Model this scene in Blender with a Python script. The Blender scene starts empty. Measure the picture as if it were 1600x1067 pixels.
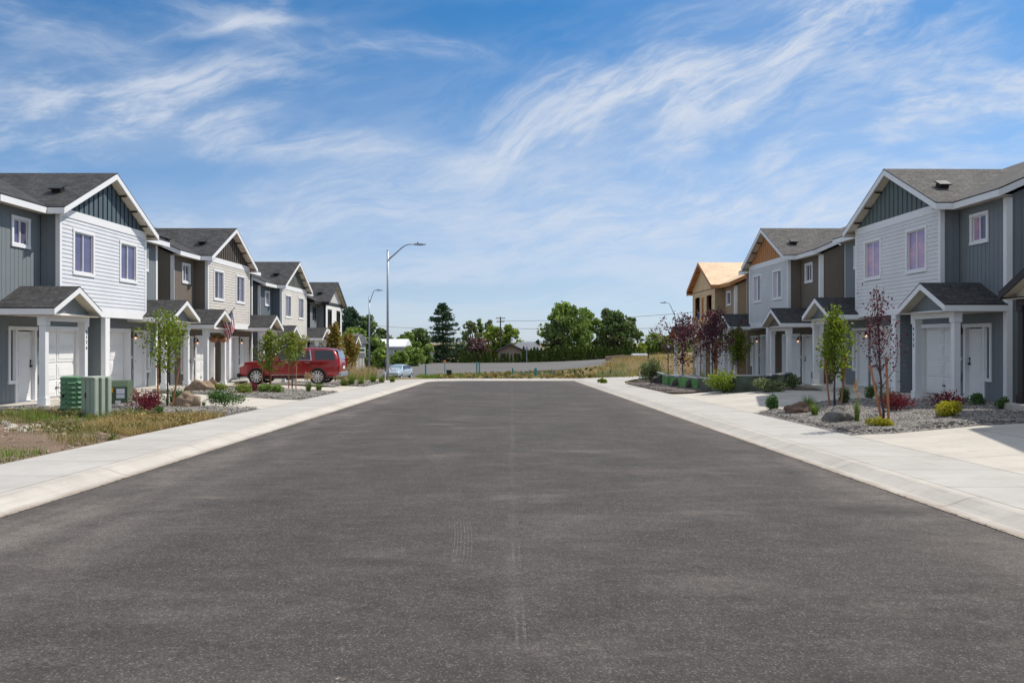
import bpy, math, random
from mathutils import Vector, Matrix, noise
from mathutils.geometry import delaunay_2d_cdt
R = math.radians
scene = bpy.context.scene
col = scene.collection

# ---------------------------------------------------------------- camera
F = 1300.0                      # focal length in photo pixels (1600 wide)
CAMZ = 1.70
cam_d = bpy.data.cameras.new('camera'); cam = bpy.data.objects.new('camera', cam_d); col.objects.link(cam)
cam_d.sensor_width = 36.0; cam_d.lens = 36.0 * F / 1600.0
cam_d.clip_start = 0.05; cam_d.clip_end = 3000
cam.location = (0, 0, CAMZ); cam.rotation_euler = (R(90), 0, 0)
scene.camera = cam

# ---------------------------------------------------------------- exposure
vs = scene.view_settings
vs.view_transform = 'Standard'; vs.look = 'None'; vs.gamma = 1.0; vs.use_curve_mapping = False
vs.exposure = 0.35

# ---------------------------------------------------------------- sun
SUN_EL, SUN_AZ = 53.0, 30.0     # azimuth measured from +X (right) towards +Y (ahead)
sd = Vector((math.cos(R(SUN_EL)) * math.cos(R(SUN_AZ)), math.cos(R(SUN_EL)) * math.sin(R(SUN_AZ)), math.sin(R(SUN_EL))))
sl = bpy.data.lights.new('sun', 'SUN'); sl.energy = 3.75; sl.angle = R(0.5); sl.color = (1.0, 0.93, 0.83)
so = bpy.data.objects.new('sun', sl); col.objects.link(so)
so.rotation_euler = sd.to_track_quat('Z', 'Y').to_euler(); so.location = (0, 0, 60)

# ---------------------------------------------------------------- world
world = bpy.data.worlds.new('World'); scene.world = world; world.use_nodes = True
world.cycles.sampling_method = 'MANUAL'; world.cycles.sample_map_resolution = 256
def build_world():
    nt = world.node_tree; N = nt.nodes; L = nt.links; N.clear()
    def nd(t, **k):
        n = N.new(t)
        for a, b in k.items(): setattr(n, a, b)
        return n
    def mth(op, a, b=None, c=None):
        n = nd('ShaderNodeMath', operation=op)
        for i, v in enumerate((a, b, c)):
            if v is None: continue
            if isinstance(v, (int, float)): n.inputs[i].default_value = v
            else: L.new(v, n.inputs[i])
        return n.outputs[0]
    def mrange(v, a, b, c=0.0, d=1.0):
        n = nd('ShaderNodeMapRange', interpolation_type='SMOOTHSTEP'); L.new(v, n.inputs[0])
        for i, q in enumerate((a, b, c, d)): n.inputs[i + 1].default_value = q
        return n.outputs[0]
    sky = nd('ShaderNodeTexSky', sky_type='NISHITA')
    sky.sun_disc = False; sky.sun_elevation = R(SUN_EL); sky.sun_rotation = R(90 - SUN_AZ)
    sky.altitude = 300; sky.air_density = 1.0; sky.dust_density = 0.35; sky.ozone_density = 3.0
    tc = nd('ShaderNodeTexCoord'); sep = nd('ShaderNodeSeparateXYZ'); L.new(tc.outputs['Generated'], sep.inputs[0])
    X, Y, Z = sep.outputs
    zc = mth('MAXIMUM', Z, 0.0)
    # deck of the added fill clouds, a plane seen from below: position = direction / height
    den = mth('ADD', zc, 0.16)
    cx = mth('DIVIDE', X, den); cy = mth('DIVIDE', Y, den)
    comb = nd('ShaderNodeCombineXYZ'); L.new(cx, comb.inputs[0]); L.new(cy, comb.inputs[1])
    def fbm(sx, sy, rot, scale, det, dist, off, rough=0.55):
        m = nd('ShaderNodeMapping', vector_type='POINT'); L.new(comb.outputs[0], m.inputs[0])
        m.inputs['Scale'].default_value = (sx, sy, 1); m.inputs['Rotation'].default_value = (0, 0, R(rot)); m.inputs['Location'].default_value = off
        t = nd('ShaderNodeTexNoise'); L.new(m.outputs[0], t.inputs['Vector'])
        t.inputs['Scale'].default_value = scale; t.inputs['Detail'].default_value = det; t.inputs['Distortion'].default_value = dist; t.inputs['Roughness'].default_value = rough
        return t.outputs[0]
    wid = fbm(0.6, 1.0, 10, 0.55, 3, 0.4, (11.3, 2.2, 0))
    # streaks ahead: tangent of azimuth and of elevation, combed along a chosen slope
    yc = mth('MAXIMUM', Y, 0.05); ta = mth('DIVIDE', X, yc); te = mth('DIVIDE', Z, yc)
    cq = nd('ShaderNodeCombineXYZ'); L.new(ta, cq.inputs[0]); L.new(te, cq.inputs[1])
    wp = nd('ShaderNodeTexNoise'); L.new(cq.outputs[0], wp.inputs['Vector']); wp.inputs['Scale'].default_value = 3.2; wp.inputs['Detail'].default_value = 4
    ws = nd('ShaderNodeSeparateXYZ'); L.new(wp.outputs['Color'], ws.inputs[0])
    wx = mth('MULTIPLY', mth('SUBTRACT', ws.outputs[0], 0.5), 0.16); wy = mth('MULTIPLY', mth('SUBTRACT', ws.outputs[1], 0.5), 0.10)
    A_ = mth('ADD', ta, wx); E_ = mth('ADD', te, wy)
    def comb_noise(rot, sx, sy, off, det=10, rough=0.62, dist=0.3):
        c_, s_ = math.cos(R(rot)), math.sin(R(rot))
        u = mth('MULTIPLY', mth('ADD', mth('MULTIPLY', A_, c_), mth('MULTIPLY', E_, s_)), sx)
        v = mth('MULTIPLY', mth('SUBTRACT', mth('MULTIPLY', E_, c_), mth('MULTIPLY', A_, s_)), sy)
        q = nd('ShaderNodeCombineXYZ'); L.new(u, q.inputs[0]); L.new(v, q.inputs[1]); q.inputs[2].default_value = off
        t = nd('ShaderNodeTexNoise'); L.new(q.outputs[0], t.inputs['Vector']); t.inputs['Scale'].default_value = 1.0
        t.inputs['Detail'].default_value = det; t.inputs['Roughness'].default_value = rough; t.inputs['Distortion'].default_value = dist
        return t.outputs[0]
    def layer(rot, off, masses):
        n1 = comb_noise(rot, 5.0, 15.0, off, 5, 0.60, 0.0); n2 = comb_noise(rot + 6, 13.0, 60.0, off + 3.3, 5, 0.68, 0.6)
        body = mrange(n1, 0.36, 0.68); fib = mrange(n2, 0.33, 0.68)
        tx = mth('MULTIPLY', body, mth('ADD', mth('MULTIPLY', fib, 0.75), 0.30))
        acc = None
        for (px, py, hx, hy, tl, st) in masses:
            dx = mth('SUBTRACT', A_, (px - 800) / F); dy = mth('SUBTRACT', mth('SUBTRACT', E_, (533.5 - py) / F), mth('MULTIPLY', dx, tl))
            q = mth('ADD', mth('POWER', mth('ABSOLUTE', mth('MULTIPLY', dx, F / hx)), 2.0), mth('POWER', mth('ABSOLUTE', mth('MULTIPLY', dy, F / hy)), 2.0))
            g = mth('MULTIPLY', mth('EXPONENT', mth('MULTIPLY', q, -1.0)), st); acc = g if acc is None else mth('ADD', acc, g)
        return mth('MULTIPLY', acc, mth('ADD', tx, 0.07))
    LA = layer(5, 1.7, [(90, 180, 320, 46, 0.02, 1.5), (270, 140, 190, 34, 0.16, 1.25), (330, 182, 150, 22, -.02, .7), (130, 100, 200, 45, -.4, .45), (40, 125, 90, 25, -.1, .6), (200, 215, 260, 30, -.05, .7), (560, 242, 280, 22, -.06, .7), (300, 315, 200, 32, -.04, .95), (330, 345, 260, 26, .0, .6), (700, 310, 340, 46, .1, .6), (620, 400, 460, 50, .0, .75), (330, 300, 260, 34, .0, .6)])
    LB = layer(24, 5.1, [(1000, 165, 330, 62, .30, 1.15), (1130, 110, 260, 60, .45, .85), (1200, 100, 360, 110, .2, .8), (960, 205, 240, 26, .18, .85), (1300, 30, 200, 40, .4, .5)])
    LC = layer(9, 8.4, [(1400, 180, 380, 60, .12, 1.6), (1570, 140, 180, 50, .1, 1.3), (1230, 200, 240, 30, .1, .8), (1480, 235, 240, 26, -.12, .8), (1300, 262, 230, 16, -.07, .95), (1130, 300, 300, 26, .0, .8), (1250, 325, 260, 26, .0, .75), (950, 330, 320, 36, .1, .65), (1080, 370, 360, 34, .0, .8), (900, 440, 460, 44, .0, .7), (1290, 320, 260, 30, 0, .6)])
    LD = layer(-17, 12.2, [(480, 62, 230, 26, -.14, .75), (590, 78, 160, 18, -.12, .5), (110, 60, 180, 50, -.45, .35)])
    LE = layer(12, 15.2, [(350, 52, 120, 9, .13, 1.3), (425, 22, 26, 26, .5, .9)])
    acc = mth('ADD', mth('ADD', LA, LB), mth('ADD', mth('ADD', LC, LD), LE))
    veil = mth('MULTIPLY', mrange(comb_noise(14, 2.2, 7.0, 21.0, 4, 0.6, 0.0), 0.42, 0.75), 0.18)
    low = mth('MULTIPLY', mrange(te, 0.24, 0.03), mrange(comb_noise(2, 2.5, 26.0, 31.0, 4, 0.6, 0.0), 0.38, 0.66, 0.10, 0.42))
    front = mth('MULTIPLY', mrange(Y, 0.1, 0.4), mrange(Z, 0.62, 0.44))
    back = mth('MULTIPLY', mrange(wid, 0.25, 0.6, 0.4, 1.0), mth('SUBTRACT', 1.0, front))  # unseen clouds added overhead and behind the camera to lift the fill light
    fr = mth('MULTIPLY', mth('ADD', acc, mth('ADD', veil, low)), front)
    fr = mth('SUBTRACT', 1.0, mth('EXPONENT', mth('MULTIPLY', fr, -1.05)))
    dens = mth('MINIMUM', mth('ADD', fr, mth('MULTIPLY', back, 0.8)), 0.92)
    ccol = nd('ShaderNodeRGB'); ccol.outputs[0].default_value = (4.1, 4.4, 4.9, 1)
    # grade the clear sky by height to the photographed blue; overhead stop brightened to add fill
    tint = nd('ShaderNodeMixRGB', blend_type='MULTIPLY'); tint.inputs[0].default_value = 1.0
    rp = nd('ShaderNodeValToRGB'); e = rp.color_ramp.elements
    ST = [(0.0, (.47, .58, .85)), (.064, (.44, .52, .68)), (.206, (.44, .58, .69)), (.25, (.36, .55, .68)), (.37, (.19, .49, .67)), (.60, (.95, 1.0, 1.0))]
    while len(e) < len(ST): e.new(0.5)
    for i, (p_, c_) in enumerate(ST): e[i].position = p_; e[i].color = (*c_, 1)
    L.new(zc, rp.inputs[0]); L.new(sky.outputs[0], tint.inputs[1]); L.new(rp.outputs[0], tint.inputs[2])
    mix = nd('ShaderNodeMixRGB'); L.new(dens, mix.inputs[0]); L.new(tint.outputs[0], mix.inputs[1]); L.new(ccol.outputs[0], mix.inputs[2])
    bg = nd('ShaderNodeBackground'); L.new(mix.outputs[0], bg.inputs[0]); bg.inputs[1].default_value = 0.135
    out = nd('ShaderNodeOutputWorld'); L.new(bg.outputs[0], out.inputs[0])
build_world()

# ---------------------------------------------------------------- mesh helpers
def tag(o, label=None, cat=None, group=None, kind=None):
    if label: o['label'] = label
    if cat: o['category'] = cat
    if group: o['group'] = group
    if kind: o['kind'] = kind
    return o
def empty(name, loc=(0, 0, 0), rz=0.0, label=None, cat=None, group=None):
    o = bpy.data.objects.new(name, None); col.objects.link(o)
    o.location = loc; o.rotation_euler = (0, 0, rz); o.empty_display_size = 0.2
    return tag(o, label, cat, group)
class MB:
    def __init__(s): s.v = []; s.f = []; s.m = []; s.uv = []; s.r = None
    def poly(s, pts, mat=0, uv=None):
        b = len(s.v); s.v += [tuple(p) for p in pts]; s.f.append(tuple(range(b, b + len(pts)))); s.m.append(mat); s.uv.append(uv)
    def box(s, x0, y0, z0, x1, y1, z1, mat=0):
        x0, x1 = min(x0, x1), max(x0, x1); y0, y1 = min(y0, y1), max(y0, y1); z0, z1 = min(z0, z1), max(z0, z1)
        b = len(s.v)
        s.v += [(x0, y0, z0), (x1, y0, z0), (x1, y1, z0), (x0, y1, z0), (x0, y0, z1), (x1, y0, z1), (x1, y1, z1), (x0, y1, z1)]
        for q in ((0, 3, 2, 1), (4, 5, 6, 7), (0, 1, 5, 4), (1, 2, 6, 5), (2, 3, 7, 6), (3, 0, 4, 7)):
            s.f.append(tuple(b + i for i in q)); s.m.append(mat); s.uv.append(None)
        return s
    def prism(s, pts, off, mat=0, matside=None, uv=None, matback=None):
        """polygon pts extruded by vector off (caps + sides)"""
        off = Vector(off); p = [Vector(q) for q in pts]; q = [a + off for a in p]; n = len(p)
        ms = mat if matside is None else matside
        s.poly(p, mat, uv); s.poly(q[::-1], ms if matback is None else matback)
        for i in range(n):
            j = (i + 1) % n; s.poly([p[j], p[i], q[i], q[j]], ms)
        return s
    def tube(s, pts, rads, n=8, mat=0, cap=True):
        rings = []
        up = Vector((0.013, 0.02, 1))
        for i, p in enumerate(pts):
            p = Vector(p)
            a = Vector(pts[min(i + 1, len(pts) - 1)]) - Vector(pts[max(i - 1, 0)])
            if a.length < 1e-9: a = Vector((0, 0, 1))
            a.normalize(); u = a.cross(up if abs(a.z) < 0.95 else Vector((1, 0.01, 0))).normalized(); w = a.cross(u)
            r = rads[i] if hasattr(rads, '__len__') else rads
            b = len(s.v)
            for k in range(n):
                t = 2 * math.pi * k / n; s.v.append(tuple(p + (u * math.cos(t) + w * math.sin(t)) * r))
            rings.append(b)
        for i in range(len(rings) - 1):
            for k in range(n):
                k2 = (k + 1) % n
                s.f.append((rings[i] + k, rings[i] + k2, rings[i + 1] + k2, rings[i + 1] + k)); s.m.append(mat); s.uv.append(None)
        if cap:
            s.f.append(tuple(rings[0] + k for k in range(n))[::-1]); s.m.append(mat); s.uv.append(None)
            s.f.append(tuple(rings[-1] + k for k in range(n))); s.m.append(mat); s.uv.append(None)
        return s
    def loft(s, rings, mat=0, cap=True, closed=True):
        n = len(rings[0]); bs = []
        for r in rings: bs.append(len(s.v)); s.v += [tuple(p) for p in r]
        for i in range(len(rings) - 1):
            for k in range(n if closed else n - 1):
                k2 = (k + 1) % n
                s.f.append((bs[i] + k, bs[i] + k2, bs[i + 1] + k2, bs[i + 1] + k)); s.m.append(mat); s.uv.append(None)
        if cap:
            s.f.append(tuple(bs[0] + k for k in range(n))[::-1]); s.m.append(mat); s.uv.append(None)
            s.f.append(tuple(bs[-1] + k for k in range(n))); s.m.append(mat); s.uv.append(None)
        return s
    def xf(s, M, start=0):
        for i in range(start, len(s.v)): s.v[i] = tuple(M @ Vector(s.v[i]))
        return s
    def build(s, name, mats, parent=None, smooth=False, bevel=0, uvauto=False, rnd=None, recalc=False):
        me = bpy.data.meshes.new(name); me.from_pydata(s.v, [], s.f)
        if not isinstance(mats, (list, tuple)): mats = [mats]
        for m in mats: me.materials.append(m)
        if len(mats) > 1: me.polygons.foreach_set('material_index', s.m)
        if smooth: me.polygons.foreach_set('use_smooth', [True] * len(s.f))
        if any(u is not None for u in s.uv):
            ul = me.uv_layers.new(name='UVMap')
            dat = []
            for f, u in zip(s.f, s.uv):
                if u is None: dat += [0.0, 0.0] * len(f)
                else:
                    for q in u: dat += [q[0], q[1]]
            ul.data.foreach_set('uv', dat)
        if rnd is not None:
            at = me.attributes.new('rnd', 'FLOAT', 'FACE'); at.data.foreach_set('value', rnd)
        me.update()
        if recalc:
            import bmesh
            bm = bmesh.new(); bm.from_mesh(me); bmesh.ops.recalc_face_normals(bm, faces=bm.faces); bm.to_mesh(me); bm.free()
        o = bpy.data.objects.new(name, me); col.objects.link(o)
        if parent: o.parent = parent
        if bevel:
            b = o.modifiers.new('bevel', 'BEVEL'); b.width = bevel; b.segments = 2; b.limit_method = 'ANGLE'
        return o
def copy_tree(o, parent=None):
    c = o.copy(); col.objects.link(c)
    if parent: c.parent = parent
    for ch in [k for k in bpy.data.objects if k.parent == o]: copy_tree(ch, c)
    return c

# ---------------------------------------------------------------- materials
def mat_new(name):
    m = bpy.data.materials.new(name); m.use_nodes = True; nt = m.node_tree; nt.nodes.clear()
    out = nt.nodes.new('ShaderNodeOutputMaterial'); p = nt.nodes.new('ShaderNodeBsdfPrincipled'); nt.links.new(p.outputs[0], out.inputs[0])
    return m, nt, p
class G:                        # tiny node graph helper
    def __init__(s, nt): s.nt = nt; s.N = nt.nodes; s.L = nt.links
    def nd(s, t, **k):
        n = s.N.new(t)
        for a, b in k.items(): setattr(n, a, b)
        return n
    def m(s, op, a, b=None, c=None):
        n = s.nd('ShaderNodeMath', operation=op)
        for i, v in enumerate((a, b, c)):
            if v is None: continue
            if isinstance(v, (int, float)): n.inputs[i].default_value = v
            else: s.L.new(v, n.inputs[i])
        return n.outputs[0]
    def pos(s, space='obj'):
        if space == 'obj': return s.nd('ShaderNodeTexCoord').outputs['Object']
        if space == 'uv': return s.nd('ShaderNodeTexCoord').outputs['UV']
        return s.nd('ShaderNodeNewGeometry').outputs['Position']
    def mapv(s, v, sc=(1, 1, 1), loc=(0, 0, 0), rot=(0, 0, 0)):
        n = s.nd('ShaderNodeMapping'); s.L.new(v, n.inputs[0]); n.inputs['Scale'].default_value = sc; n.inputs['Location'].default_value = loc; n.inputs['Rotation'].default_value = rot
        return n.outputs[0]
    def noise(s, v, scale, det=4, rough=0.5, dist=0.0):
        n = s.nd('ShaderNodeTexNoise'); s.L.new(v, n.inputs['Vector']); n.inputs['Scale'].default_value = scale; n.inputs['Detail'].default_value = det
        n.inputs['Roughness'].default_value = rough; n.inputs['Distortion'].default_value = dist
        return n.outputs[0]
    def vor(s, v, scale, feat='F1', out='Distance', rand=1.0):
        n = s.nd('ShaderNodeTexVoronoi', feature=feat); s.L.new(v, n.inputs['Vector']); n.inputs['Scale'].default_value = scale; n.inputs['Randomness'].default_value = rand
        return n.outputs[out]
    def ramp(s, v, stops, interp='LINEAR'):
        n = s.nd('ShaderNodeValToRGB'); n.color_ramp.interpolation = interp; e = n.color_ramp.elements
        while len(e) < len(stops): e.new(0.5)
        for i, (p, c) in enumerate(stops):
            e[i].position = p; e[i].color = (c[0], c[1], c[2], 1) if hasattr(c, '__len__') else (c, c, c, 1)
        s.L.new(v, n.inputs[0]); return n.outputs[0]
    def rng(s, v, a, b, c=0.0, d=1.0):
        n = s.nd('ShaderNodeMapRange'); s.L.new(v, n.inputs[0])
        for i, q in enumerate((a, b, c, d)): n.inputs[i + 1].default_value = q
        return n.outputs[0]
    def mix(s, f, a, b, mode='MIX'):
        n = s.nd('ShaderNodeMixRGB', blend_type=mode)
        for i, v in enumerate((f, a, b)):
            if isinstance(v, (int, float)): n.inputs[i].default_value = v
            elif isinstance(v, tuple): n.inputs[i].default_value = (v[0], v[1], v[2], 1)
            else: s.L.new(v, n.inputs[i])
        return n.outputs[0]
    def bump(s, h, strength=0.3, dist=0.01):
        n = s.nd('ShaderNodeBump'); s.L.new(h, n.inputs['Height']); n.inputs['Strength'].default_value = strength; n.inputs['Distance'].default_value = dist
        return n.outputs[0]
def paint(name, c, rough=0.6, var=0.06, scale=2.5, spec=0.3, metal=0.0, bump=0.0, grime=0.0):
    m, nt, p = mat_new(name); g = G(nt)
    v = g.pos('obj'); n = g.noise(v, scale, 5, 0.6)
    lo = tuple(x * (1 - var) for x in c); hi = tuple(min(1, x * (1 + var)) for x in c)
    cc = g.ramp(n, [(0.3, lo), (0.7, hi)])
    if grime:
        n2 = g.noise(g.mapv(v, (3, 3, 0.5)), 3.0, 6, 0.7); cc = g.mix(g.rng(n2, 0.5, 0.85, 0, grime), cc, (0.25, 0.22, 0.18))
    nt.links.new(cc, p.inputs['Base Color'])
    p.inputs['Roughness'].default_value = rough; p.inputs['Specular IOR Level'].default_value = spec; p.inputs['Metallic'].default_value = metal
    if bump: nt.links.new(g.bump(g.noise(v, 60, 3), bump, 0.003), p.inputs['Normal'])
    return m
def emis(name, c, s):
    m, nt, p = mat_new(name); p.inputs['Base Color'].default_value = (*c, 1); p.inputs['Emission Color'].default_value = (*c, 1); p.inputs['Emission Strength'].default_value = s
    return m
def glass(name, c, rough=0.04, spec=0.8, c2=None):
    m, nt, p = mat_new(name); g = G(nt)
    if c2:
        n = g.noise(g.mapv(g.pos('obj'), (0.5, 0.5, 1.3)), 1.6, 2)
        nt.links.new(g.ramp(n, [(0.35, c), (0.65, c2)]), p.inputs['Base Color'])
    else: p.inputs['Base Color'].default_value = (*c, 1)
    p.inputs['Roughness'].default_value = rough; p.inputs['Specular IOR Level'].default_value = spec
    return m
def leafmat(name, cols, trans=0.35, rough=0.6):
    m = bpy.data.materials.new(name); m.use_nodes = True; nt = m.node_tree; nt.nodes.clear(); g = G(nt)
    out = g.nd('ShaderNodeOutputMaterial'); a = g.nd('ShaderNodeAttribute', attribute_name='rnd')
    st = [(i / (len(cols) - 1), c) for i, c in enumerate(cols)]
    c = g.ramp(a.outputs['Fac'], st)
    d = g.nd('ShaderNodeBsdfPrincipled'); nt.links.new(c, d.inputs['Base Color']); d.inputs['Roughness'].default_value = rough; d.inputs['Specular IOR Level'].default_value = 0.25
    t = g.nd('ShaderNodeBsdfTranslucent'); nt.links.new(g.mix(1.0, c, (1.0, 1.0, 0.6), 'MULTIPLY'), t.inputs[0])
    mx = g.nd('ShaderNodeMixShader'); mx.inputs[0].default_value = trans
    nt.links.new(d.outputs[0], mx.inputs[1]); nt.links.new(t.outputs[0], mx.inputs[2]); nt.links.new(mx.outputs[0], out.inputs[0])
    return m

def m_asphalt():
    m, nt, p = mat_new('asphalt'); g = G(nt); v = g.pos('w')
    big = g.noise(g.mapv(v, (0.6, 0.22, 1)), 1.0, 4, 0.6, 0.6)
    mid = g.noise(g.mapv(v, (0.45, 0.95, 1)), 1.0, 7, 0.68, 0.5)
    fine = g.noise(v, 130, 2, 0.7); fine2 = g.noise(v, 45, 3, 0.7)
    c = g.ramp(big, [(0.30, (0.034, 0.0305, 0.029)), (0.50, (0.044, 0.0395, 0.0375)), (0.72, (0.064, 0.057, 0.053))])
    c = g.mix(g.rng(mid, 0.48, 0.68, 0, 0.55), c, (0.125, 0.108, 0.095))        # dusty patches
    sx = g.nd('ShaderNodeSeparateXYZ'); nt.links.new(v, sx.inputs[0]); X, Y = sx.outputs[0], sx.outputs[1]
    # dust that washed towards both gutters, and the paving seam along the middle
    ax = g.m('ABSOLUTE', g.m('ADD', X, g.m('MULTIPLY', g.m('SUBTRACT', mid, 0.5), 1.6)))
    edge = g.rng(ax, 3.1, 4.9, 0, 0.72); c = g.mix(g.m('MULTIPLY', edge, g.rng(big, 0.3, 0.6)), c, (0.20, 0.175, 0.155))
    seam = g.m('ABSOLUTE', g.m('SUBTRACT', X, g.m('MULTIPLY', g.m('SUBTRACT', g.noise(v, 0.4, 3), 0.45), 0.12)))
    sm = g.rng(seam, 0.015, 0.07, 0.2, 0.0); c = g.mix(g.m('MULTIPLY', sm, g.rng(g.noise(v, 1.1, 4), 0.35, 0.6)), c, (0.16, 0.145, 0.135))
    lane = g.noise(g.mapv(v, (1.5, 0.03, 1)), 1.0, 3); c = g.mix(g.rng(lane, 0.45, 0.62, 0, 0.55), c, (0.050, 0.043, 0.039))
    tw = g.noise(g.mapv(v, (1, .5, 1)), 0.5, 4, 0.6)
    for (qx, qy, qr, qw, qs) in ((-7.0, 9.5, 8.3, .20, .30), (-7.0, 9.5, 9.9, .20, .26), (9.5, 12.0, 8.6, .22, .24), (9.5, 12.0, 10.3, .20, .22), (-9.0, 19.0, 7.4, .25, .22), (-16.0, 26.0, 16.5, .3, .2)):
        dn = g.nd('ShaderNodeVectorMath', operation='DISTANCE'); nt.links.new(v, dn.inputs[0]); dn.inputs[1].default_value = (qx, qy, -.2)
        rr = g.m('ABSOLUTE', g.m('SUBTRACT', dn.outputs['Value'], qr)); c = g.mix(g.m('MULTIPLY', g.rng(rr, qw * .3, qw, qs * 1.5, 0), g.rng(tw, .38, .60)), c, (0.040, 0.035, 0.032))
    # aggregate
    ag = g.vor(v, 95, 'F1', 'Color'); sc = g.nd('ShaderNodeSeparateColor'); nt.links.new(ag, sc.inputs[0])
    c = g.mix(g.rng(sc.outputs[0], 0.80, 0.95, 0, 0.5), c, (0.20, 0.18, 0.165))
    c = g.mix(g.rng(sc.outputs[1], 0.82, 0.98, 0, 0.6), c, (0.022, 0.021, 0.021))
    c = g.mix(g.rng(fine, 0.35, 0.7, 0, 0.35), c, (0.108, 0.097, 0.090))
    # a few light chips
    ch = g.vor(v, 2.2, 'F1', 'Distance'); c = g.mix(g.rng(ch, 0.012, 0.03, 0.6, 0), c, (0.3, 0.27, 0.23))
    pa = g.noise(g.mapv(v, (0.8, 2.4, 1), (4.3, 1.7, 0)), 0.55, 5, 0.6); c = g.mix(g.rng(pa, 0.60, 0.70, 0, 0.4), c, (0.15, 0.13, 0.113)); pd = g.noise(g.mapv(v, (0.7, 1.6, 1), (9.3, 6.7, 0)), 0.42, 6, 0.65); c = g.mix(g.rng(pd, 0.56, 0.70, 0, 0.5), c, (0.045, 0.039, 0.036))
    dm = g.nd('ShaderNodeVectorMath', operation='DISTANCE'); nt.links.new(g.mapv(v, (1, 2.2, 1)), dm.inputs[0]); dm.inputs[1].default_value = (4.0, 20.0, 0); c = g.mix(g.m('MULTIPLY', g.rng(g.m('ADD', dm.outputs['Value'], g.m('MULTIPLY', pd, 1.2)), 1.05, 1.5, 0.75, 0), g.rng(mid, .3, .6)), c, (0.030, 0.027, 0.026))
    g1 = g.noise(v, 62, 3, 0.75); g2 = g.noise(v, 17, 4, 0.7); g3 = g.noise(g.mapv(v, (1, 1.7, 1)), 1.9, 7, 0.75)
    c = g.mix(1.0, c, g.ramp(g1, [(0.30, 0.66), (0.5, 1.0), (0.70, 1.36)]), 'MULTIPLY'); c = g.mix(1.0, c, g.ramp(g2, [(0.3, 0.80), (0.7, 1.2)]), 'MULTIPLY'); c = g.mix(1.0, c, g.ramp(g3, [(0.30, 0.76), (0.70, 1.24)]), 'MULTIPLY')
    dk = g.vor(g.mapv(v, (1, 1, 1), (3.7, 1.1, 0)), 1.6, 'F1', 'Distance'); c = g.mix(g.rng(dk, 0.014, 0.03, 0.85, 0), c, (0.012, 0.011, 0.011))
    nt.links.new(c, p.inputs['Base Color']); p.inputs['Roughness'].default_value = 0.88; p.inputs['Specular IOR Level'].default_value = 0.25
    h = g.m('ADD', g.m('MULTIPLY', g.vor(v, 95), 0.7), g.m('MULTIPLY', fine2, 0.6))
    nt.links.new(g.bump(h, 0.55, 0.006), p.inputs['Normal'])
    return m
def m_concrete(name, c0, joint=None, gutter=False):
    m, nt, p = mat_new(name); g = G(nt); v = g.pos('w')
    n1 = g.noise(v, 0.7, 5, 0.65, 0.3); n2 = g.noise(v, 9, 5, 0.7)
    lo = tuple(x * 0.86 for x in c0); hi = tuple(min(1, x * 1.1) for x in c0)
    c = g.ramp(n1, [(0.3, lo), (0.7, hi)]); c = g.mix(g.rng(n2, 0.3, 0.75, 0, 0.3), c, tuple(x * 0.78 for x in c0))
    br = g.noise(g.mapv(v, (0.7, 26, 1)), 2.0, 3); c = g.mix(g.rng(br, 0.4, 0.7, 0, 0.2), c, tuple(x * 0.7 for x in c0))
    st = g.noise(g.mapv(v, (0.5, 1.4, 1)), 0.8, 6, 0.7, 1.0); c = g.mix(g.rng(st, 0.50, 0.68, 0, 0.38), c, (0.30, 0.265, 0.22)); sp = g.noise(g.mapv(v, (1, 1, 1), (7, 3, 0)), 3.3, 6, 0.75); c = g.mix(g.rng(sp, 0.56, 0.70, 0, 0.30), c, (0.24, 0.22, 0.195)); ts = g.noise(g.mapv(v, (9, 0.35, 1)), 1.0, 4, 0.6); c = g.mix(g.rng(ts, 0.56, 0.70, 0, 0.18), c, (0.2, 0.19, 0.18))
    if joint:
        uv = g.nd('ShaderNodeSeparateXYZ'); nt.links.new(g.pos('uv'), uv.inputs[0])
        for ax, per, off, wd in joint:
            u = uv.outputs[ax]; fr = g.m('FRACT', g.m('DIVIDE', g.m('ADD', u, off), per)); d = g.m('MULTIPLY', g.m('ABSOLUTE', g.m('SUBTRACT', fr, 0.5)), per)
            c = g.mix(g.rng(d, wd, wd * 1.8, 0.55, 0.0), c, (0.10, 0.09, 0.08))
    if gutter:
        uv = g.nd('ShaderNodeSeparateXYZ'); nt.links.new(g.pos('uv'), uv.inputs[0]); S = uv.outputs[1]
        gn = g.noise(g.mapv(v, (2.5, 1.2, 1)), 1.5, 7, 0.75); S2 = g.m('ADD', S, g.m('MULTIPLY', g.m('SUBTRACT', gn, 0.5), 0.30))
        c = g.mix(g.rng(S2, 0.02, 0.14, 0.75, 0.0), c, (0.26, 0.205, 0.16))
        cl = g.noise(v, 13, 4, 0.8); c = g.mix(g.m('MULTIPLY', g.rng(S, 0.0, 0.05, 1, 0), g.rng(cl, 0.50, 0.60)), c, (0.05, 0.042, 0.036))
        dk = g.rng(g.m('ABSOLUTE', g.m('SUBTRACT', S, 0.40)), 0.0, 0.10, 0.35, 0.0); c = g.mix(g.m('MULTIPLY', dk, g.rng(gn, 0.35, 0.6)), c, (0.22, 0.205, 0.185))  # grey band: shading of the rolled kerb face put into the colour
    nt.links.new(c, p.inputs['Base Color']); p.inputs['Roughness'].default_value = 0.85; p.inputs['Specular IOR Level'].default_value = 0.3
    nt.links.new(g.bump(n2, 0.25, 0.004), p.inputs['Normal'])
    return m
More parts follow.
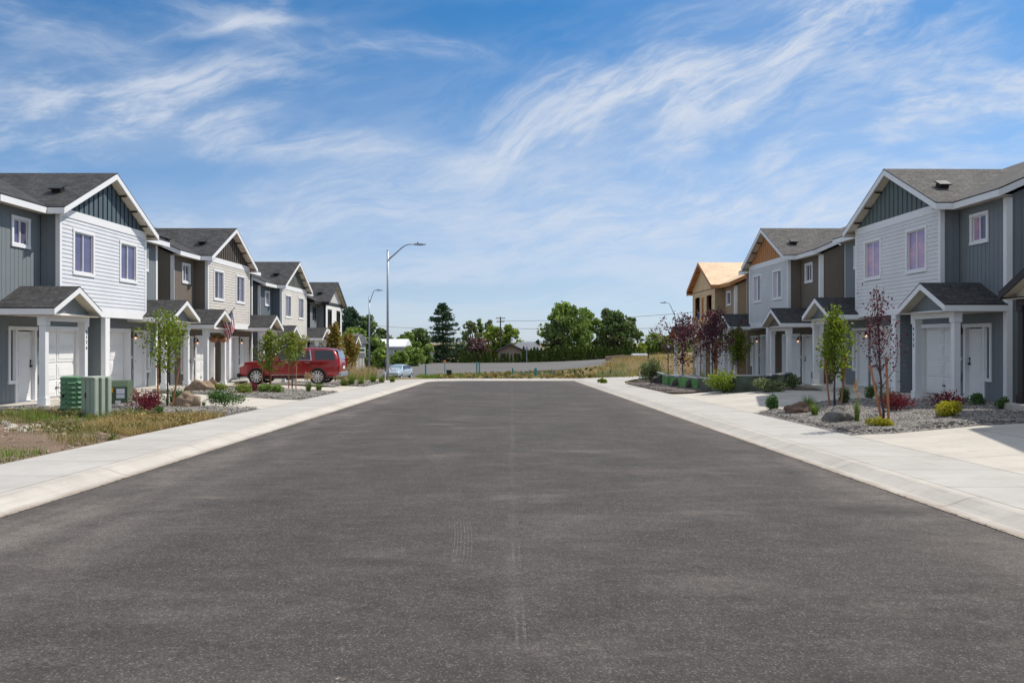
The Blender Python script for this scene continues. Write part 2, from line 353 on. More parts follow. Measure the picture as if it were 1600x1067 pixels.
def m_gravel(name='gravel_rock', cs=((0.035, 0.033, 0.033), (0.20, 0.185, 0.17), (0.42, 0.39, 0.35)), sc=24):
    m, nt, p = mat_new(name); g = G(nt); v = g.pos('w')
    cr = g.vor(v, sc, 'F1', 'Color'); s2 = g.nd('ShaderNodeSeparateColor'); nt.links.new(cr, s2.inputs[0])
    c = g.ramp(s2.outputs[0], [(0.0, cs[0]), (0.5, cs[1]), (1.0, cs[2])])
    d = g.vor(v, sc, 'DISTANCE_TO_EDGE'); c = g.mix(g.rng(d, 0.0, 0.12, 0.75, 0), c, (0.02, 0.018, 0.016))
    nt.links.new(c, p.inputs['Base Color']); p.inputs['Roughness'].default_value = 0.85
    nt.links.new(g.bump(g.m('MINIMUM', d, 0.35), 1.0, 0.04), p.inputs['Normal'])
    return m
def m_dirt(name, cols, sc=0.5):
    m, nt, p = mat_new(name); g = G(nt); v = g.pos('w')
    n1 = g.noise(v, sc, 7, 0.65, 0.4); n2 = g.noise(v, 18, 5, 0.75)
    c = g.ramp(n1, [(0.25 + 0.5 * i / (len(cols) - 1), q) for i, q in enumerate(cols)])
    c = g.mix(g.rng(n2, 0.4, 0.75, 0, 0.5), c, tuple(x * 0.5 for x in cols[0])); sp = g.vor(v, 14)
    c = g.mix(g.rng(sp, 0.08, 0.16, 0.5, 0), c, (0.36, 0.32, 0.27))
    nt.links.new(c, p.inputs['Base Color']); p.inputs['Roughness'].default_value = 0.95; p.inputs['Specular IOR Level'].default_value = 0.1
    nt.links.new(g.bump(g.m('ADD', n2, n1), 0.8, 0.04), p.inputs['Normal'])
    return m
def m_shingle(name, a, b):
    m, nt, p = mat_new(name); g = G(nt); uv = g.pos('uv')
    br = g.nd('ShaderNodeTexBrick'); nt.links.new(uv, br.inputs['Vector'])
    br.inputs['Scale'].default_value = 1.0; br.inputs['Brick Width'].default_value = 0.27; br.inputs['Row Height'].default_value = 0.143; br.inputs['Mortar Size'].default_value = 0.013
    br.inputs['Mortar Smooth'].default_value = 0.3; br.inputs['Bias'].default_value = 0.0; br.offset = 0.37; br.squash = 0.7; br.squash_frequency = 3
    br.inputs['Color1'].default_value = (*a, 1); br.inputs['Color2'].default_value = (*b, 1); br.inputs['Mortar'].default_value = (0.012, 0.012, 0.013, 1)
    n = g.noise(uv, 1.3, 5, 0.6); n2 = g.noise(uv, 55, 3, 0.7)
    c = g.mix(g.rng(n, 0.3, 0.7, 0, 0.35), br.outputs['Color'], tuple(x * 1.35 for x in b)); c = g.mix(g.rng(n2, 0.35, 0.7, 0, 0.5), c, tuple(x * 0.45 for x in a))
    nt.links.new(c, p.inputs['Base Color']); p.inputs['Roughness'].default_value = 0.9; p.inputs['Specular IOR Level'].default_value = 0.2
    sx = g.nd('ShaderNodeSeparateXYZ'); nt.links.new(uv, sx.inputs[0]); saw = g.m('SUBTRACT', 1.0, g.m('FRACT', g.m('DIVIDE', sx.outputs[1], 0.143)))
    nt.links.new(g.bump(g.m('ADD', saw, g.m('MULTIPLY', n2, 0.3)), 0.8, 0.012), p.inputs['Normal'])
    return m
def m_wood(name, a, b, scale=1.0, osb=False, rough=0.7):
    m, nt, p = mat_new(name); g = G(nt); v = g.pos('obj')
    if osb:
        cr = g.vor(g.mapv(v, (6, 6, 9)), 2.2, 'F1', 'Color'); s2 = g.nd('ShaderNodeSeparateColor'); nt.links.new(cr, s2.inputs[0])
        c = g.ramp(s2.outputs[0], [(0, a), (1, b)]); n = g.noise(v, 1.1, 4); c = g.mix(g.rng(n, 0.35, 0.7, 0, 0.4), c, tuple(x * 0.75 for x in a))
    else:
        n = g.noise(g.mapv(v, (6 * scale, 6 * scale, 0.7 * scale)), 3, 6, 0.6, 0.8); c = g.ramp(n, [(0.3, a), (0.7, b)])
    nt.links.new(c, p.inputs['Base Color']); p.inputs['Roughness'].default_value = rough
    return m
def m_rock(name, a, b, sc=5):
    m, nt, p = mat_new(name); g = G(nt); v = g.pos('obj')
    n = g.noise(v, sc, 8, 0.7, 0.5); n2 = g.noise(v, sc * 4, 6, 0.7)
    c = g.ramp(n, [(0.3, a), (0.7, b)]); c = g.mix(g.rng(n2, 0.5, 0.8, 0, 0.5), c, tuple(x * 0.4 for x in a))
    nt.links.new(c, p.inputs['Base Color']); p.inputs['Roughness'].default_value = 0.9; nt.links.new(g.bump(g.m('ADD', n, g.m('MULTIPLY', n2, 0.5)), 0.9, 0.05), p.inputs['Normal'])
    return m
def carpaint(name, c):
    m, nt, p = mat_new(name); p.inputs['Base Color'].default_value = (*c, 1); p.inputs['Roughness'].default_value = 0.28; p.inputs['Metallic'].default_value = 0.25
    p.inputs['Coat Weight'].default_value = 0.8; p.inputs['Coat Roughness'].default_value = 0.05
    return m

M = {}
M['asphalt'] = m_asphalt()
M['walk'] = m_concrete('pavement_concrete', (0.44, 0.425, 0.40), joint=[(0, 1.52, 0.0, 0.010)])
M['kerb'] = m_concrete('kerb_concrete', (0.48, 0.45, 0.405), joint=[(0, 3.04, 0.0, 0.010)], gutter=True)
M['drive'] = m_concrete('driveway_concrete', (0.51, 0.475, 0.42), joint=[(0, 3.1, 1.9, 0.010), (1, 3.0, 0.6, 0.010)])
M['lotasph'] = m_dirt('old_asphalt', ((0.13, 0.125, 0.12), (0.16, 0.155, 0.15), (0.19, 0.18, 0.175)), 0.08)
M['gravel'] = m_gravel()
M['mulch'] = m_gravel('mulch', ((0.05, 0.035, 0.028), (0.14, 0.11, 0.09), (0.26, 0.21, 0.17)), 30)
M['dirt'] = m_dirt('verge_dirt', ((0.14, 0.098, 0.068), (0.22, 0.16, 0.115), (0.27, 0.22, 0.17)))
M['field'] = m_dirt('field_soil', ((0.10, 0.105, 0.045), (0.23, 0.18, 0.10), (0.30, 0.23, 0.13)), 0.25)
M['white'] = paint('white_trim', (0.74, 0.75, 0.76), 0.5, 0.03, 1.5, grime=0.06)
M['doorw'] = paint('white_door', (0.72, 0.73, 0.73), 0.45, 0.02)
M['black'] = paint('black_trim', (0.022, 0.021, 0.022), 0.45)
M['bronze'] = paint('dark_brown_trim', (0.035, 0.027, 0.026), 0.5)
M['shingle'] = m_shingle('charcoal_shingle', (0.034, 0.034, 0.036), (0.088, 0.088, 0.090))
M['shingle2'] = m_shingle('weathered_shingle', (0.075, 0.072, 0.069), (0.15, 0.143, 0.135))
M['metal'] = paint('galvanised_metal', (0.30, 0.33, 0.37), 0.45, 0.08, 3, 0.5, 0.6)
M['iron'] = paint('dark_iron', (0.02, 0.02, 0.022), 0.5)
M['bulb'] = emis('warm_bulb', (1.0, 0.55, 0.28), 0.9)
M['glassL'] = glass('violet_reflection_glass', (0.12, 0.11, 0.21), 0.06, 0.6, (0.085, 0.08, 0.165))  # violet reflection painted into the pane's base colour
M['glassR'] = glass('sky_reflection_glass', (0.30, 0.22, 0.42), 0.08, 0.6, (0.55, 0.33, 0.42))  # pink and lavender sky reflection painted as base colour
M['glassD'] = glass('dark_glass', (0.022, 0.028, 0.038), 0.04, 0.7)
M['blind'] = glass('blind_glass', (0.10, 0.10, 0.16), 0.1, 0.6)
M['osb'] = m_wood('osb_sheathing', (0.52, 0.36, 0.19), (0.74, 0.54, 0.32), osb=True)
M['osbr'] = m_wood('osb_roof_deck', (0.58, 0.40, 0.24), (0.80, 0.60, 0.40), osb=True)
M['lumber'] = m_wood('orange_lumber', (0.36, 0.15, 0.045), (0.50, 0.24, 0.09))
M['stake'] = m_wood('stake_wood', (0.26, 0.10, 0.04), (0.42, 0.20, 0.09))
M['bark'] = m_wood('bark', (0.045, 0.035, 0.028), (0.11, 0.085, 0.065), 2, rough=0.9)
M['barkp'] = m_wood('plum_bark', (0.04, 0.028, 0.028), (0.08, 0.055, 0.05), 2, rough=0.9)
# ---------------------------------------------------------------- terrain
def lerp_tab(t, y):
    if y <= t[0][0]: return t[0][1]
    for (a, va), (b, vb) in zip(t, t[1:]):
        if y <= b: return va + (vb - va) * (y - a) / (b - a)
    return t[-1][1]
def sstep(t): t = max(0.0, min(1.0, t)); return t * t * (3 - 2 * t)
FL = [(-10, 0.2), (15, 0.05), (28.5, -0.05), (40.9, -0.25), (53.1, -0.73), (64.8, -1.20), (90, -1.7)]
FR = [(-10, 0.5), (15, 0.25), (28.2, 0.03), (41.6, -0.17), (54.5, -0.64), (70, -1.1), (90, -1.6)]
def base(y): return -0.0165 * y if y < 180 else -2.97
def roads(x, y):
    """signed distance outside the asphalt edge"""
    u = x + 0.014 * min(y, 60)
    d = max(-5.35 - x, u - 4.85, y - 55.0)
    if x < -2.85 and y > 52.5: d = math.hypot(x + 2.85, y - 52.5) - 2.5
    return d
def T(x, y):
    b = base(y); d = roads(x, y)
    z = b + 0.10 * sstep((d - 0.08) / 0.38)
    u = x + 0.014 * min(y, 60)
    fade = 1 - sstep((y - 62) / 14.0)
    if x < -7.5:
        r = sstep((-7.5 - x) / 4.6); z += r * max(0.0, lerp_tab(FL, y) - 0.16 - z) * fade
    elif u > 6.97:
        r = sstep((u - 6.97) / 3.6); z += r * max(0.0, lerp_tab(FR, y) - 0.16 - z) * fade
    # hollow where the small side street runs
    z -= 0.66 * math.exp(-((x + 10.5) / 7.0) ** 2 - ((y - 78) / 9.5) ** 2)
    # dry mound on the right beyond the end of the road
    z += 1.25 * math.exp(-((x - 17) / 9.0) ** 2 - ((y - 100) / 16.0) ** 2) + 0.5 * math.exp(-((x - 9) / 4.0) ** 2 - ((y - 82) / 6.0) ** 2)
    z += 2.6 * math.exp(-((x - 42) / 24.0) ** 2 - ((y - 150) / 30.0) ** 2)
    return z
def hit(px, py):
    dx, dz = (px - 800) / F, -(py - 533.5) / F
    y = 3.0; prev = CAMZ + dz * y - T(dx * y, y)
    while y < 400:
        y2 = y * 1.01; c = CAMZ + dz * y2 - T(dx * y2, y2)
        if c <= 0:
            t = prev / (prev - c); y = y + (y2 - y) * t; break
        y, prev = y2, c
    return (dx * y, y, T(dx * y, y))
def at(px, y): return (px - 800) / F * y           # x of a pixel column at distance y
def zat(py, y): return CAMZ - (py - 533.5) / F * y

def ground_sheet():
    mb = MB()
    xs = [-900, -400, -200, -120, -80, -60, -50] + [(-44 + i * 1.0) for i in range(89)] + [50, 60, 80, 120, 200, 400, 900]
    ys = [-60, -30, -15] + [(-8 + i * 1.0) for i in range(120)] + [115 + 4 * i for i in range(20)] + [210, 260, 350, 600, 1200, 2500]
    nx = len(xs)
    for y in ys:
        for x in xs: mb.v.append((x, y, T(x, y) - 0.06 + (0.05 * noise.noise(Vector((x * .3, y * .3, 0))) if roads(x, y) > 3 and y > 58 else 0)))
    for j in range(len(ys) - 1):
        for i in range(nx - 1):
            a = j * nx + i; mb.f.append((a, a + 1, a + nx + 1, a + nx)); mb.m.append(0); mb.uv.append(None)
    o = mb.build('ground', M['field'], smooth=True); tag(o, kind='structure')
ground_sheet()

def patch(name, poly, mat, off=0.006, step=0.8, kind='structure', zf=None, uvdir=None, bumpy=0.0, smooth=True):
    """surface draped on the terrain inside a polygon (world xy)"""
    pts = [Vector(p) for p in poly]; out = []
    for i, a in enumerate(pts):                      # subdivide the border
        b = pts[(i + 1) % len(pts)]; n = max(1, int((b - a).length / step))
        out += [a + (b - a) * k / n for k in range(n)]
    nb = len(out); x0 = min(p.x for p in pts); x1 = max(p.x for p in pts); y0 = min(p.y for p in pts); y1 = max(p.y for p in pts)
    def inside(p):
        c = False; n = len(pts)
        for i in range(n):
            a, b = pts[i], pts[i - 1]
            if (a.y > p.y) != (b.y > p.y) and p.x < (b.x - a.x) * (p.y - a.y) / (b.y - a.y) + a.x: c = not c
        return c
    y = y0 + step / 2
    while y < y1:
        x = x0 + step / 2
        while x < x1:
            p = Vector((x, y))
            if inside(p) and min((q - p).length for q in out[:nb]) > step * 0.4: out.append(p)
            x += step
        y += step
    ev = [(i, (i + 1) % nb) for i in range(nb)]
    vv, _, ff, *_ = delaunay_2d_cdt(out, ev, [list(range(nb))], 1, 1e-5)
    mb = MB(); brd = out[:nb]
    for p in vv:
        q = (zf(p.x, p.y) if zf else T(p.x, p.y)); d = min((w - p).length for w in brd)
        z = q + off * min(1.0, .25 + d * 2)
        if bumpy: z += bumpy * (noise.noise(Vector((p.x * 1.3, p.y * 1.3, 3))) + 0.6) * min(1.0, d * 2.2)
        mb.v.append((p.x, p.y, z))
    if bumpy:                                            # the edge of the bed turns down into the ground
        for i in range(nb):
            a, b = brd[i], brd[(i + 1) % nb]; za = T(a.x, a.y) + off * .25; zb = T(b.x, b.y) + off * .25
            mb.poly([(a.x, a.y, za), (b.x, b.y, zb), (b.x, b.y, zb - .15), (a.x, a.y, za - .15)], 0, [(a.x, a.y), (b.x, b.y), (b.x, b.y), (a.x, a.y)])
    for f in ff:
        mb.f.append(tuple(f)); mb.m.append(0); mb.uv.append([(vv[i].x, vv[i].y) for i in f])
    o = mb.build(name, mat, smooth=smooth); tag(o, kind=kind)
    for pl in o.data.polygons:
        if pl.normal.z < -.01: pl.flip()
    return o
def rx(u, y): return u - 0.014 * min(y, 60)
# asphalt street: rounded far left corner
arc = [(-2.85 - 2.5 * math.sin(R(90 - a)), 52.5 + 2.5 * math.sin(R(a))) for a in range(0, 91, 10)]
road = [(-5.35, -8), (rx(4.85, -8), -8), (rx(4.85, 20), 20), (rx(4.85, 55), 55)] + arc[::-1]
patch('road', [(p[0], p[1]) for p in road], M['asphalt'], 0.004, 1.2)
# kerb and pavement swept along the asphalt edge
path = [((-5.35, -8), (-1, 0))] + [((-5.35, 2 + 2.5 * i), (-1, 0)) for i in range(21)]
for a in range(0, 91, 10): path.append(((-2.85 - 2.5 * math.cos(R(a)), 52.5 + 2.5 * math.sin(R(a))), (-math.cos(R(a)), math.sin(R(a)))))
for x in (-1, 1, 3): path.append(((x, 55), (0, 1)))
path.append(((rx(4.85, 55), 55), (0.72, 0.72)))
for y in range(54, -9, -2): path.append(((rx(4.85, y), y), (1, 0)))
def sweep(name, ss, mat, off):
    mb = MB(); u = 0; rows = []
    for i, ((x, y), (nx, ny)) in enumerate(path):
        if i: u += math.hypot(x - path[i - 1][0][0], y - path[i - 1][0][1])
        k = 1.0
        if abs(nx) > 0.7 and abs(ny) > 0.7: k = 1.4
        if x > 0 and y < 54.5: sc = 1.0
        else: sc = 1.0
        rows.append([(x + nx * s * k, y + ny * s * k, u, s) for s in ss])
    def z(x, y): return T(x, y) + off
    for i in range(len(rows) - 1):
        for j in range(len(ss) - 1):
            q = [rows[i][j], rows[i][j + 1], rows[i + 1][j + 1], rows[i + 1][j]]
            mb.poly([(a[0], a[1], z(a[0], a[1])) for a in q], 0, [(a[2], a[3]) for a in q])
    o = mb.build(name, mat, smooth=True); tag(o, kind='structure')
    for pl in o.data.polygons:
        if pl.normal.z < 0: pl.flip()
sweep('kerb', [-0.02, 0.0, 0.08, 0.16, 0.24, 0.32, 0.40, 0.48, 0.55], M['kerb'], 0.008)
sweep('pavement', [0.56, 0.9, 1.5, 2.12], M['walk'], 0.008)

# driveways (concrete) and planting beds
LW = -7.505; RW = 7.005
patch('driveway', [(LW, 24.8), (LW, 29.6), (-14.4, 31.4), (-14.4, 25.6), (-11.2, 25.6)], M['drive'], 0.012)
patch('driveway', [(LW, 36.2), (LW, 42.2), (-9.5, 43.6), (-14.4, 43.9), (-14.4, 37.8)], M['drive'], 0.012)
patch('driveway', [(LW, 49.5), (LW, 54), (-14.4, 56), (-14.4, 50)], M['drive'], 0.012)
patch('driveway', [(rx(RW, 10.4), 10.4), (16, 10.4), (16, 16.7), (rx(RW, 16.6), 16.6)], M['drive'], 0.012)
patch('driveway', [(rx(RW, 23.1), 23.1), (9.2, 24.6), (13.4, 26.2), (13.2, 31.2), (rx(RW, 33.9), 33.9)], M['drive'], 0.012)
patch('driveway', [(rx(RW, 33.8), 33.8), (9.0, 34.2), (12.7, 36.4), (12.7, 34.8), (12.9, 31.3), (8.2, 33.2)], M['drive'], 0.014)
patch('corner_pavement', [(rx(RW, 46.5) + .02, 46.5), (6.75, 50), (8.6, 56.5), (13.5, 65.5), (12.0, 67.2), (7.0, 60), (5.0, 57.6), (4.7, 56.9), (5.7, 53.5)], M['walk'], 0.014)
# front aprons under the porches of each row
def apron(x0, x1, y0, y1, z): 
    mb = MB(); mb.box(x0, y0, z - 0.5, x1, y1, z - 0.012); tag(mb.build('porch_paving', M['drive'], bevel=0.01), kind='structure')

# bed and verge surfaces
patch('verge_dirt', [(LW, -8), (LW, 21.6), (-9.2, 22.1), (-12.6, 21.7), (-13.2, 22.6), (-26, 22.6), (-26, -8)], M['dirt'], 0.004, 0.6, bumpy=0.04)
patch('gravel_bed', [(LW, 21.6), (LW, 24.8), (-11.2, 25.6), (-14.4, 25.5), (-16, 22.6), (-13.2, 22.6), (-12.6, 21.7), (-9.2, 22.1)], M['gravel'], 0.03, 0.4, bumpy=0.04)
patch('gravel_bed', [(LW, 29.6), (LW, 36.2), (-14.4, 37.8), (-14.4, 31.4)], M['gravel'], 0.03, 0.5, bumpy=0.04)
patch('gravel_bed', [(LW, 42.2), (LW, 49.5), (-14.4, 50), (-14.4, 43.9), (-9.5, 43.6)], M['gravel'], 0.03, 0.5, bumpy=0.04)
patch('gravel_bed', [(rx(RW, 16.62), 16.62), (16, 16.75), (16, 22.2), (13.6, 23.2), (13.4, 26.2), (9.2, 24.6), (rx(RW, 23.08), 23.08)], M['gravel'], 0.03, 0.4, bumpy=0.05)
patch('gravel_bed', [(rx(RW, 36.2), 36.2), (rx(RW, 46.5), 46.5), (7.4, 48.4), (10.5, 50.0), (12.6, 50), (12.6, 36.8), (9.0, 34.6), (7.2, 35)], M['mulch'], 0.03, 0.5, bumpy=0.04)
patch('gravel_bed', [(8.3, 33.15), (9.3, 34.3), (12.5, 36.3), (12.7, 31.4)], M['mulch'], 0.05, 0.5, bumpy=0.04)
patch('gravel_bed', [(rx(RW, 9.0), 9.0), (11, 9.0), (11, 10.36), (rx(RW, 10.36), 10.36)], M['gravel'], 0.02, 0.4)
patch('old_parking_lot', [(-34, 92), (-15, 86), (-5.5, 81), (9.5, 80.5), (9.5, 84), (12, 92), (16, 110), (24, 140), (26, 166), (-2, 170), (-38, 166), (-44, 130)], M['lotasph'], 0.02, 4.0)
patch('far_road', [(-60, 74), (-13, 74.5), (-8, 78), (-5.5, 81), (-15, 86), (-60, 92)], M['lotasph'], 0.015, 2.5)

# ---------------------------------------------------------------- tyre marks on the asphalt (real dust, thin)
def m_dust():
    m = bpy.data.materials.new('tyre_dust'); m.use_nodes = True; nt = m.node_tree; nt.nodes.clear(); g = G(nt)
    out = g.nd('ShaderNodeOutputMaterial'); v = g.pos('w'); p = g.nd('ShaderNodeBsdfDiffuse'); p.inputs[0].default_value = (0.36, 0.32, 0.28, 1)
    t = g.nd('ShaderNodeBsdfTransparent'); mx = g.nd('ShaderNodeMixShader')
    n = g.rng(g.noise(v, 34, 4, 0.8), 0.42, 0.62, 0, 0.30); n2 = g.rng(g.noise(v, 0.9, 3), 0.32, 0.6)
    nt.links.new(g.m('MULTIPLY', n, n2), mx.inputs[0]); nt.links.new(t.outputs[0], mx.inputs[1]); nt.links.new(p.outputs[0], mx.inputs[2]); nt.links.new(mx.outputs[0], out.inputs[0])
    return m
def tyre_marks():
    dm = m_dust()
    def strip(ctrl, offs, w, seg=90, blocks=True):
        pts = [Vector(hit(*c)[:2]) for c in ctrl]; mb = MB(); P = []
        for i in range(len(pts) - 1):
            p0 = pts[max(i - 1, 0)]; p1 = pts[i]; p2 = pts[i + 1]; p3 = pts[min(i + 2, len(pts) - 1)]
            n = max(2, int((p2 - p1).length / 0.06))
            for k in range(n):
                t = k / n; P.append(0.5 * ((2 * p1) + (p2 - p0) * t + (2 * p0 - 5 * p1 + 4 * p2 - p3) * t * t + (3 * p1 - p0 - 3 * p2 + p3) * t ** 3))
        for i in range(len(P) - 1):
            d = (P[i + 1] - P[i]).normalized(); nrm = Vector((d.y, -d.x))
            for o in offs:
                if blocks and ((i + int(o * 30)) % 2 or noise.noise(Vector((i * .11, o * 9, 4))) < -.18): continue
                q = [P[i] + nrm * (o - w / 2), P[i] + nrm * (o + w / 2), P[i + 1] + nrm * (o + w / 2), P[i + 1] + nrm * (o - w / 2)]
                mb.poly([(a.x, a.y, T(a.x, a.y) + 0.0075) for a in q])
        return mb
    mb = strip([(520, 655), (600, 668), (650, 690), (684, 722), (708, 765), (722, 815), (723, 862), (712, 905), (698, 945)], (-0.075, -0.045, -0.012, 0.02, 0.052, 0.08), 0.012, blocks=False)
    tag(mb.build('tyre_mark', dm), kind='structure')
    mb = strip([(805, 850), (807, 900), (810, 960), (814, 1020)], (-0.03, 0.02), 0.02, blocks=False)
    tag(mb.build('tyre_mark', dm), kind='structure')
tyre_marks()
# ---------------------------------------------------------------- town houses
def sid(name, c): return paint(name, c, 0.7, 0.05, 1.2, 0.2, grime=0.05)
C = {
 'slate': sid('slate_siding', (0.185, 0.212, 0.228)), 'pale': sid('pale_lap_siding', (0.60, 0.625, 0.66)), 'slatedk': sid('dark_slate_siding', (0.088, 0.122, 0.148)),
 'brown': sid('taupe_siding', (0.17, 0.145, 0.118)), 'beige': sid('beige_lap_siding', (0.56, 0.535, 0.49)), 'brndk': sid('brown_grey_siding', (0.095, 0.082, 0.07)),
 'blue': sid('steel_blue_siding', (0.125, 0.155, 0.18)), 'cream': sid('cream_lap_siding', (0.60, 0.58, 0.53)), 'green': sid('grey_green_siding', (0.14, 0.155, 0.135)),
 'grey': sid('mid_grey_siding', (0.21, 0.225, 0.235)), 'wht': sid('white_lap_siding', (0.74, 0.74, 0.72)),
 'rpale': sid('cool_grey_lap_siding', (0.66, 0.67, 0.68)), 'rsage': sid('sage_grey_lap_siding', (0.57, 0.60, 0.60)), 'rgrn': sid('deep_green_siding', (0.12, 0.155, 0.155)),
 'cedar': m_wood('cedar_boards', (0.40, 0.17, 0.055), (0.55, 0.27, 0.10)), 'tan': sid('tan_wall_wrap', (0.36, 0.27, 0.175)), 'creamsoff': sid('cream_soffit', (0.62, 0.57, 0.48)),
}
HB = 5.35; YP = 4.05
def walls_x(mb, x, ya, yb, z0, z1, holes, gap=0.012, bw=0.2, out=1):
    """vertical boards in the plane x, facing +x, holes = (y0,y1,z0,z1)"""
    def cut(y0, y1, xx):
        cuts = sorted({y0, y1} | {c for h in holes for c in h[:2] if y0 < c < y1})
        for a, b in zip(cuts, cuts[1:]):
            mid = (a + b) / 2; zs = [(z0, z1)]
            for h in holes:
                if h[0] <= mid <= h[1]:
                    n = []
                    for (p, q) in zs:
                        if h[3] <= p or h[2] >= q: n.append((p, q)); continue
                        if h[2] > p: n.append((p, h[2]))
                        if h[3] < q: n.append((h[3], q))
                    zs = n
            for (p, q) in zs: mb.poly([(xx, a, p), (xx, b, p), (xx, b, q), (xx, a, q)])
    cut(ya, yb, x - 0.012 * out)
    n = int(round((yb - ya) / bw))
    for i in range(n): cut(ya + i * (yb - ya) / n + gap / 2, ya + (i + 1) * (yb - ya) / n - gap / 2, x)
def lap_x(mb, x, ya, yb, z0, z1, holes, ex=0.128):
    n = int(math.ceil((z1 - z0) / ex))
    for i in range(n):
        a = z0 + i * ex; b = min(z1, a + ex); segs = [(ya, yb)]
        for h in holes:
            if h[2] < b - 0.01 and h[3] > a + 0.01:
                n2 = []
                for (p, q) in segs:
                    if h[1] <= p or h[0] >= q: n2.append((p, q)); continue
                    if h[0] > p: n2.append((p, h[0]))
                    if h[1] < q: n2.append((h[1], q))
                segs = n2
        for (p, q) in segs:
            mb.poly([(x + 0.022, p, a), (x + 0.022, q, a), (x + 0.004, q, b), (x + 0.004, p, b)])
            mb.poly([(x - 0.01, p, a), (x - 0.01, q, a), (x + 0.022, q, a), (x + 0.022, p, a)])
            mb.poly([(x - 0.01, p, a - .02), (x + 0.022, p, a), (x + 0.004, p, b), (x - 0.01, p, b)]); mb.poly([(x - 0.01, q, a - .02), (x - 0.01, q, b), (x + 0.004, q, b), (x + 0.022, q, a)])
def frame(mb, x, y0, y1, z0, z1, w, d=0.03, sill=True):
    """casing round an opening in the plane x"""
    mb.box(x, y0, z0, x + d, y0 + w, z1 - w); mb.box(x, y1 - w, z0, x + d, y1, z1 - w); mb.box(x, y0 - 0.01, z1 - w, x + d + 0.006, y1 + 0.01, z1)
    if sill: mb.box(x, y0 - 0.01, z0 - 0.02, x + d + 0.008, y1 + 0.01, z0 + w * 0.85)
def text_mesh(s, size, mat, parent, loc, rot, name='house_number', vertical=False, ext=0.006):
    cu = bpy.data.curves.new(name, 'FONT'); cu.body = s; cu.size = size; cu.extrude = ext; cu.align_x = 'CENTER'; cu.space_line = 0.95
    t = bpy.data.objects.new(name, cu); col.objects.link(t); bpy.context.view_layer.update()
    me = bpy.data.meshes.new_from_object(t.evaluated_get(bpy.context.evaluated_depsgraph_get())); bpy.data.objects.remove(t)
    me.materials.clear(); me.materials.append(mat)
    o = bpy.data.objects.new(name, me); col.objects.link(o); o.parent = parent; o.location = loc; o.rotation_euler = rot
    return o

def window(root, x, y0, y1, z0, z1, trim, gm, gm2=None, slider=True, flip=1, curtain=None):
    w = 0.10 if (y1 - y0) > 1 else 0.095
    fr = MB(); frame(fr, x, y0, y1, z0, z1, w, 0.036); o = fr.build('window', trim, root, bevel=0.004)
    a, b, c, d = y0 + w, y1 - w, z0 + w * .85, z1 - w
    s = MB(); t = 0.035
    s.box(x - 0.07, a, c, x - 0.008, a + t, d); s.box(x - 0.07, b - t, c, x - 0.008, b, d); s.box(x - 0.07, a + t, c, x - 0.008, b - t, c + t); s.box(x - 0.07, a + t, d - t, x - 0.008, b - t, d)
    m = (a + b) / 2
    if slider: s.box(x - 0.068, m - 0.02, c + t, x - 0.012, m + 0.02, d - t)
    s.build('sash', trim if trim is M['black'] else M['doorw'], o)
    g = MB(); g.box(x - 0.062, a + t, c + t, x - 0.055, (m - 0.02) if slider else b - t, d - t); g.build('pane', gm, o)
    if slider:
        g = MB(); g.box(x - 0.045, m + 0.02, c + t, x - 0.038, b - t, d - t); g.build('pane', gm2 or gm, o)
    return o
def soffit_rake(root, nm, yc, hw, zr, ze, x0, x1, mat, th=0.14):
    pass

def gable_roof(root, name, yc, hw, x0, x1, ze, pitch, mats, rake_x=True, xe=None, th=0.15, xr=None):
    """roof with its ridge along x; x1 = street end; xe = back end at the eaves, xr = back end at the ridge"""
    zr = ze + hw * pitch; mb = MB()
    if xe is None: xe = x0
    if xr is None: xr = x0
    L = math.hypot(hw, hw * pitch)
    for s in (-1, 1):
        P = [(xe, yc + s * hw, ze), (x1, yc + s * hw, ze), (x1, yc, zr), (xr, yc, zr)]
        uv = [(xe, 0), (x1, 0), (x1, L), (xr, L)]
        if s < 0: mb.poly(P, 0, uv)
        else: mb.poly(P[::-1], 0, uv[::-1])
        Q = [(p[0], p[1], p[2] - 0.035) for p in P]      # dark drip edge of the shingle layer
        mb.poly([P[0], P[1], Q[1], Q[0]], 1); mb.poly([P[1], P[2], Q[2], Q[1]], 1); mb.poly([P[0], P[3], Q[3], Q[0]], 1)
        Q2 = [(p[0] - (0.03 if i in (1, 2) else 0), p[1] - s * (0.03 if i < 2 else 0), p[2] - th - .02) for i, p in enumerate(P)]
        mb.poly(Q2 if s > 0 else Q2[::-1], 2)
    mb.poly([(x1 - .005, yc - .12, zr - .058), (x1 + .012, yc, zr + .004), (x1 - .005, yc + .12, zr - .058)], 1)
    o = mb.build(name, mats, root)
    return o, zr
def rake_boards(root, yc, hw, x, ze, pitch, mat, h=0.19, t=0.035, name='rake_board'):
    zr = ze + hw * pitch
    for s in (-1, 1):
        mb = MB(); a = (x - t, yc + s * (hw + .0), ze - 0.036); b = (x - t, yc, zr - 0.036)
        P = [a, b, (b[0], b[1], b[2] - h), (a[0], a[1], a[2] - h)]
        mb.prism(P, (t, 0, 0)); mb.build(name, mat, root, recalc=True)

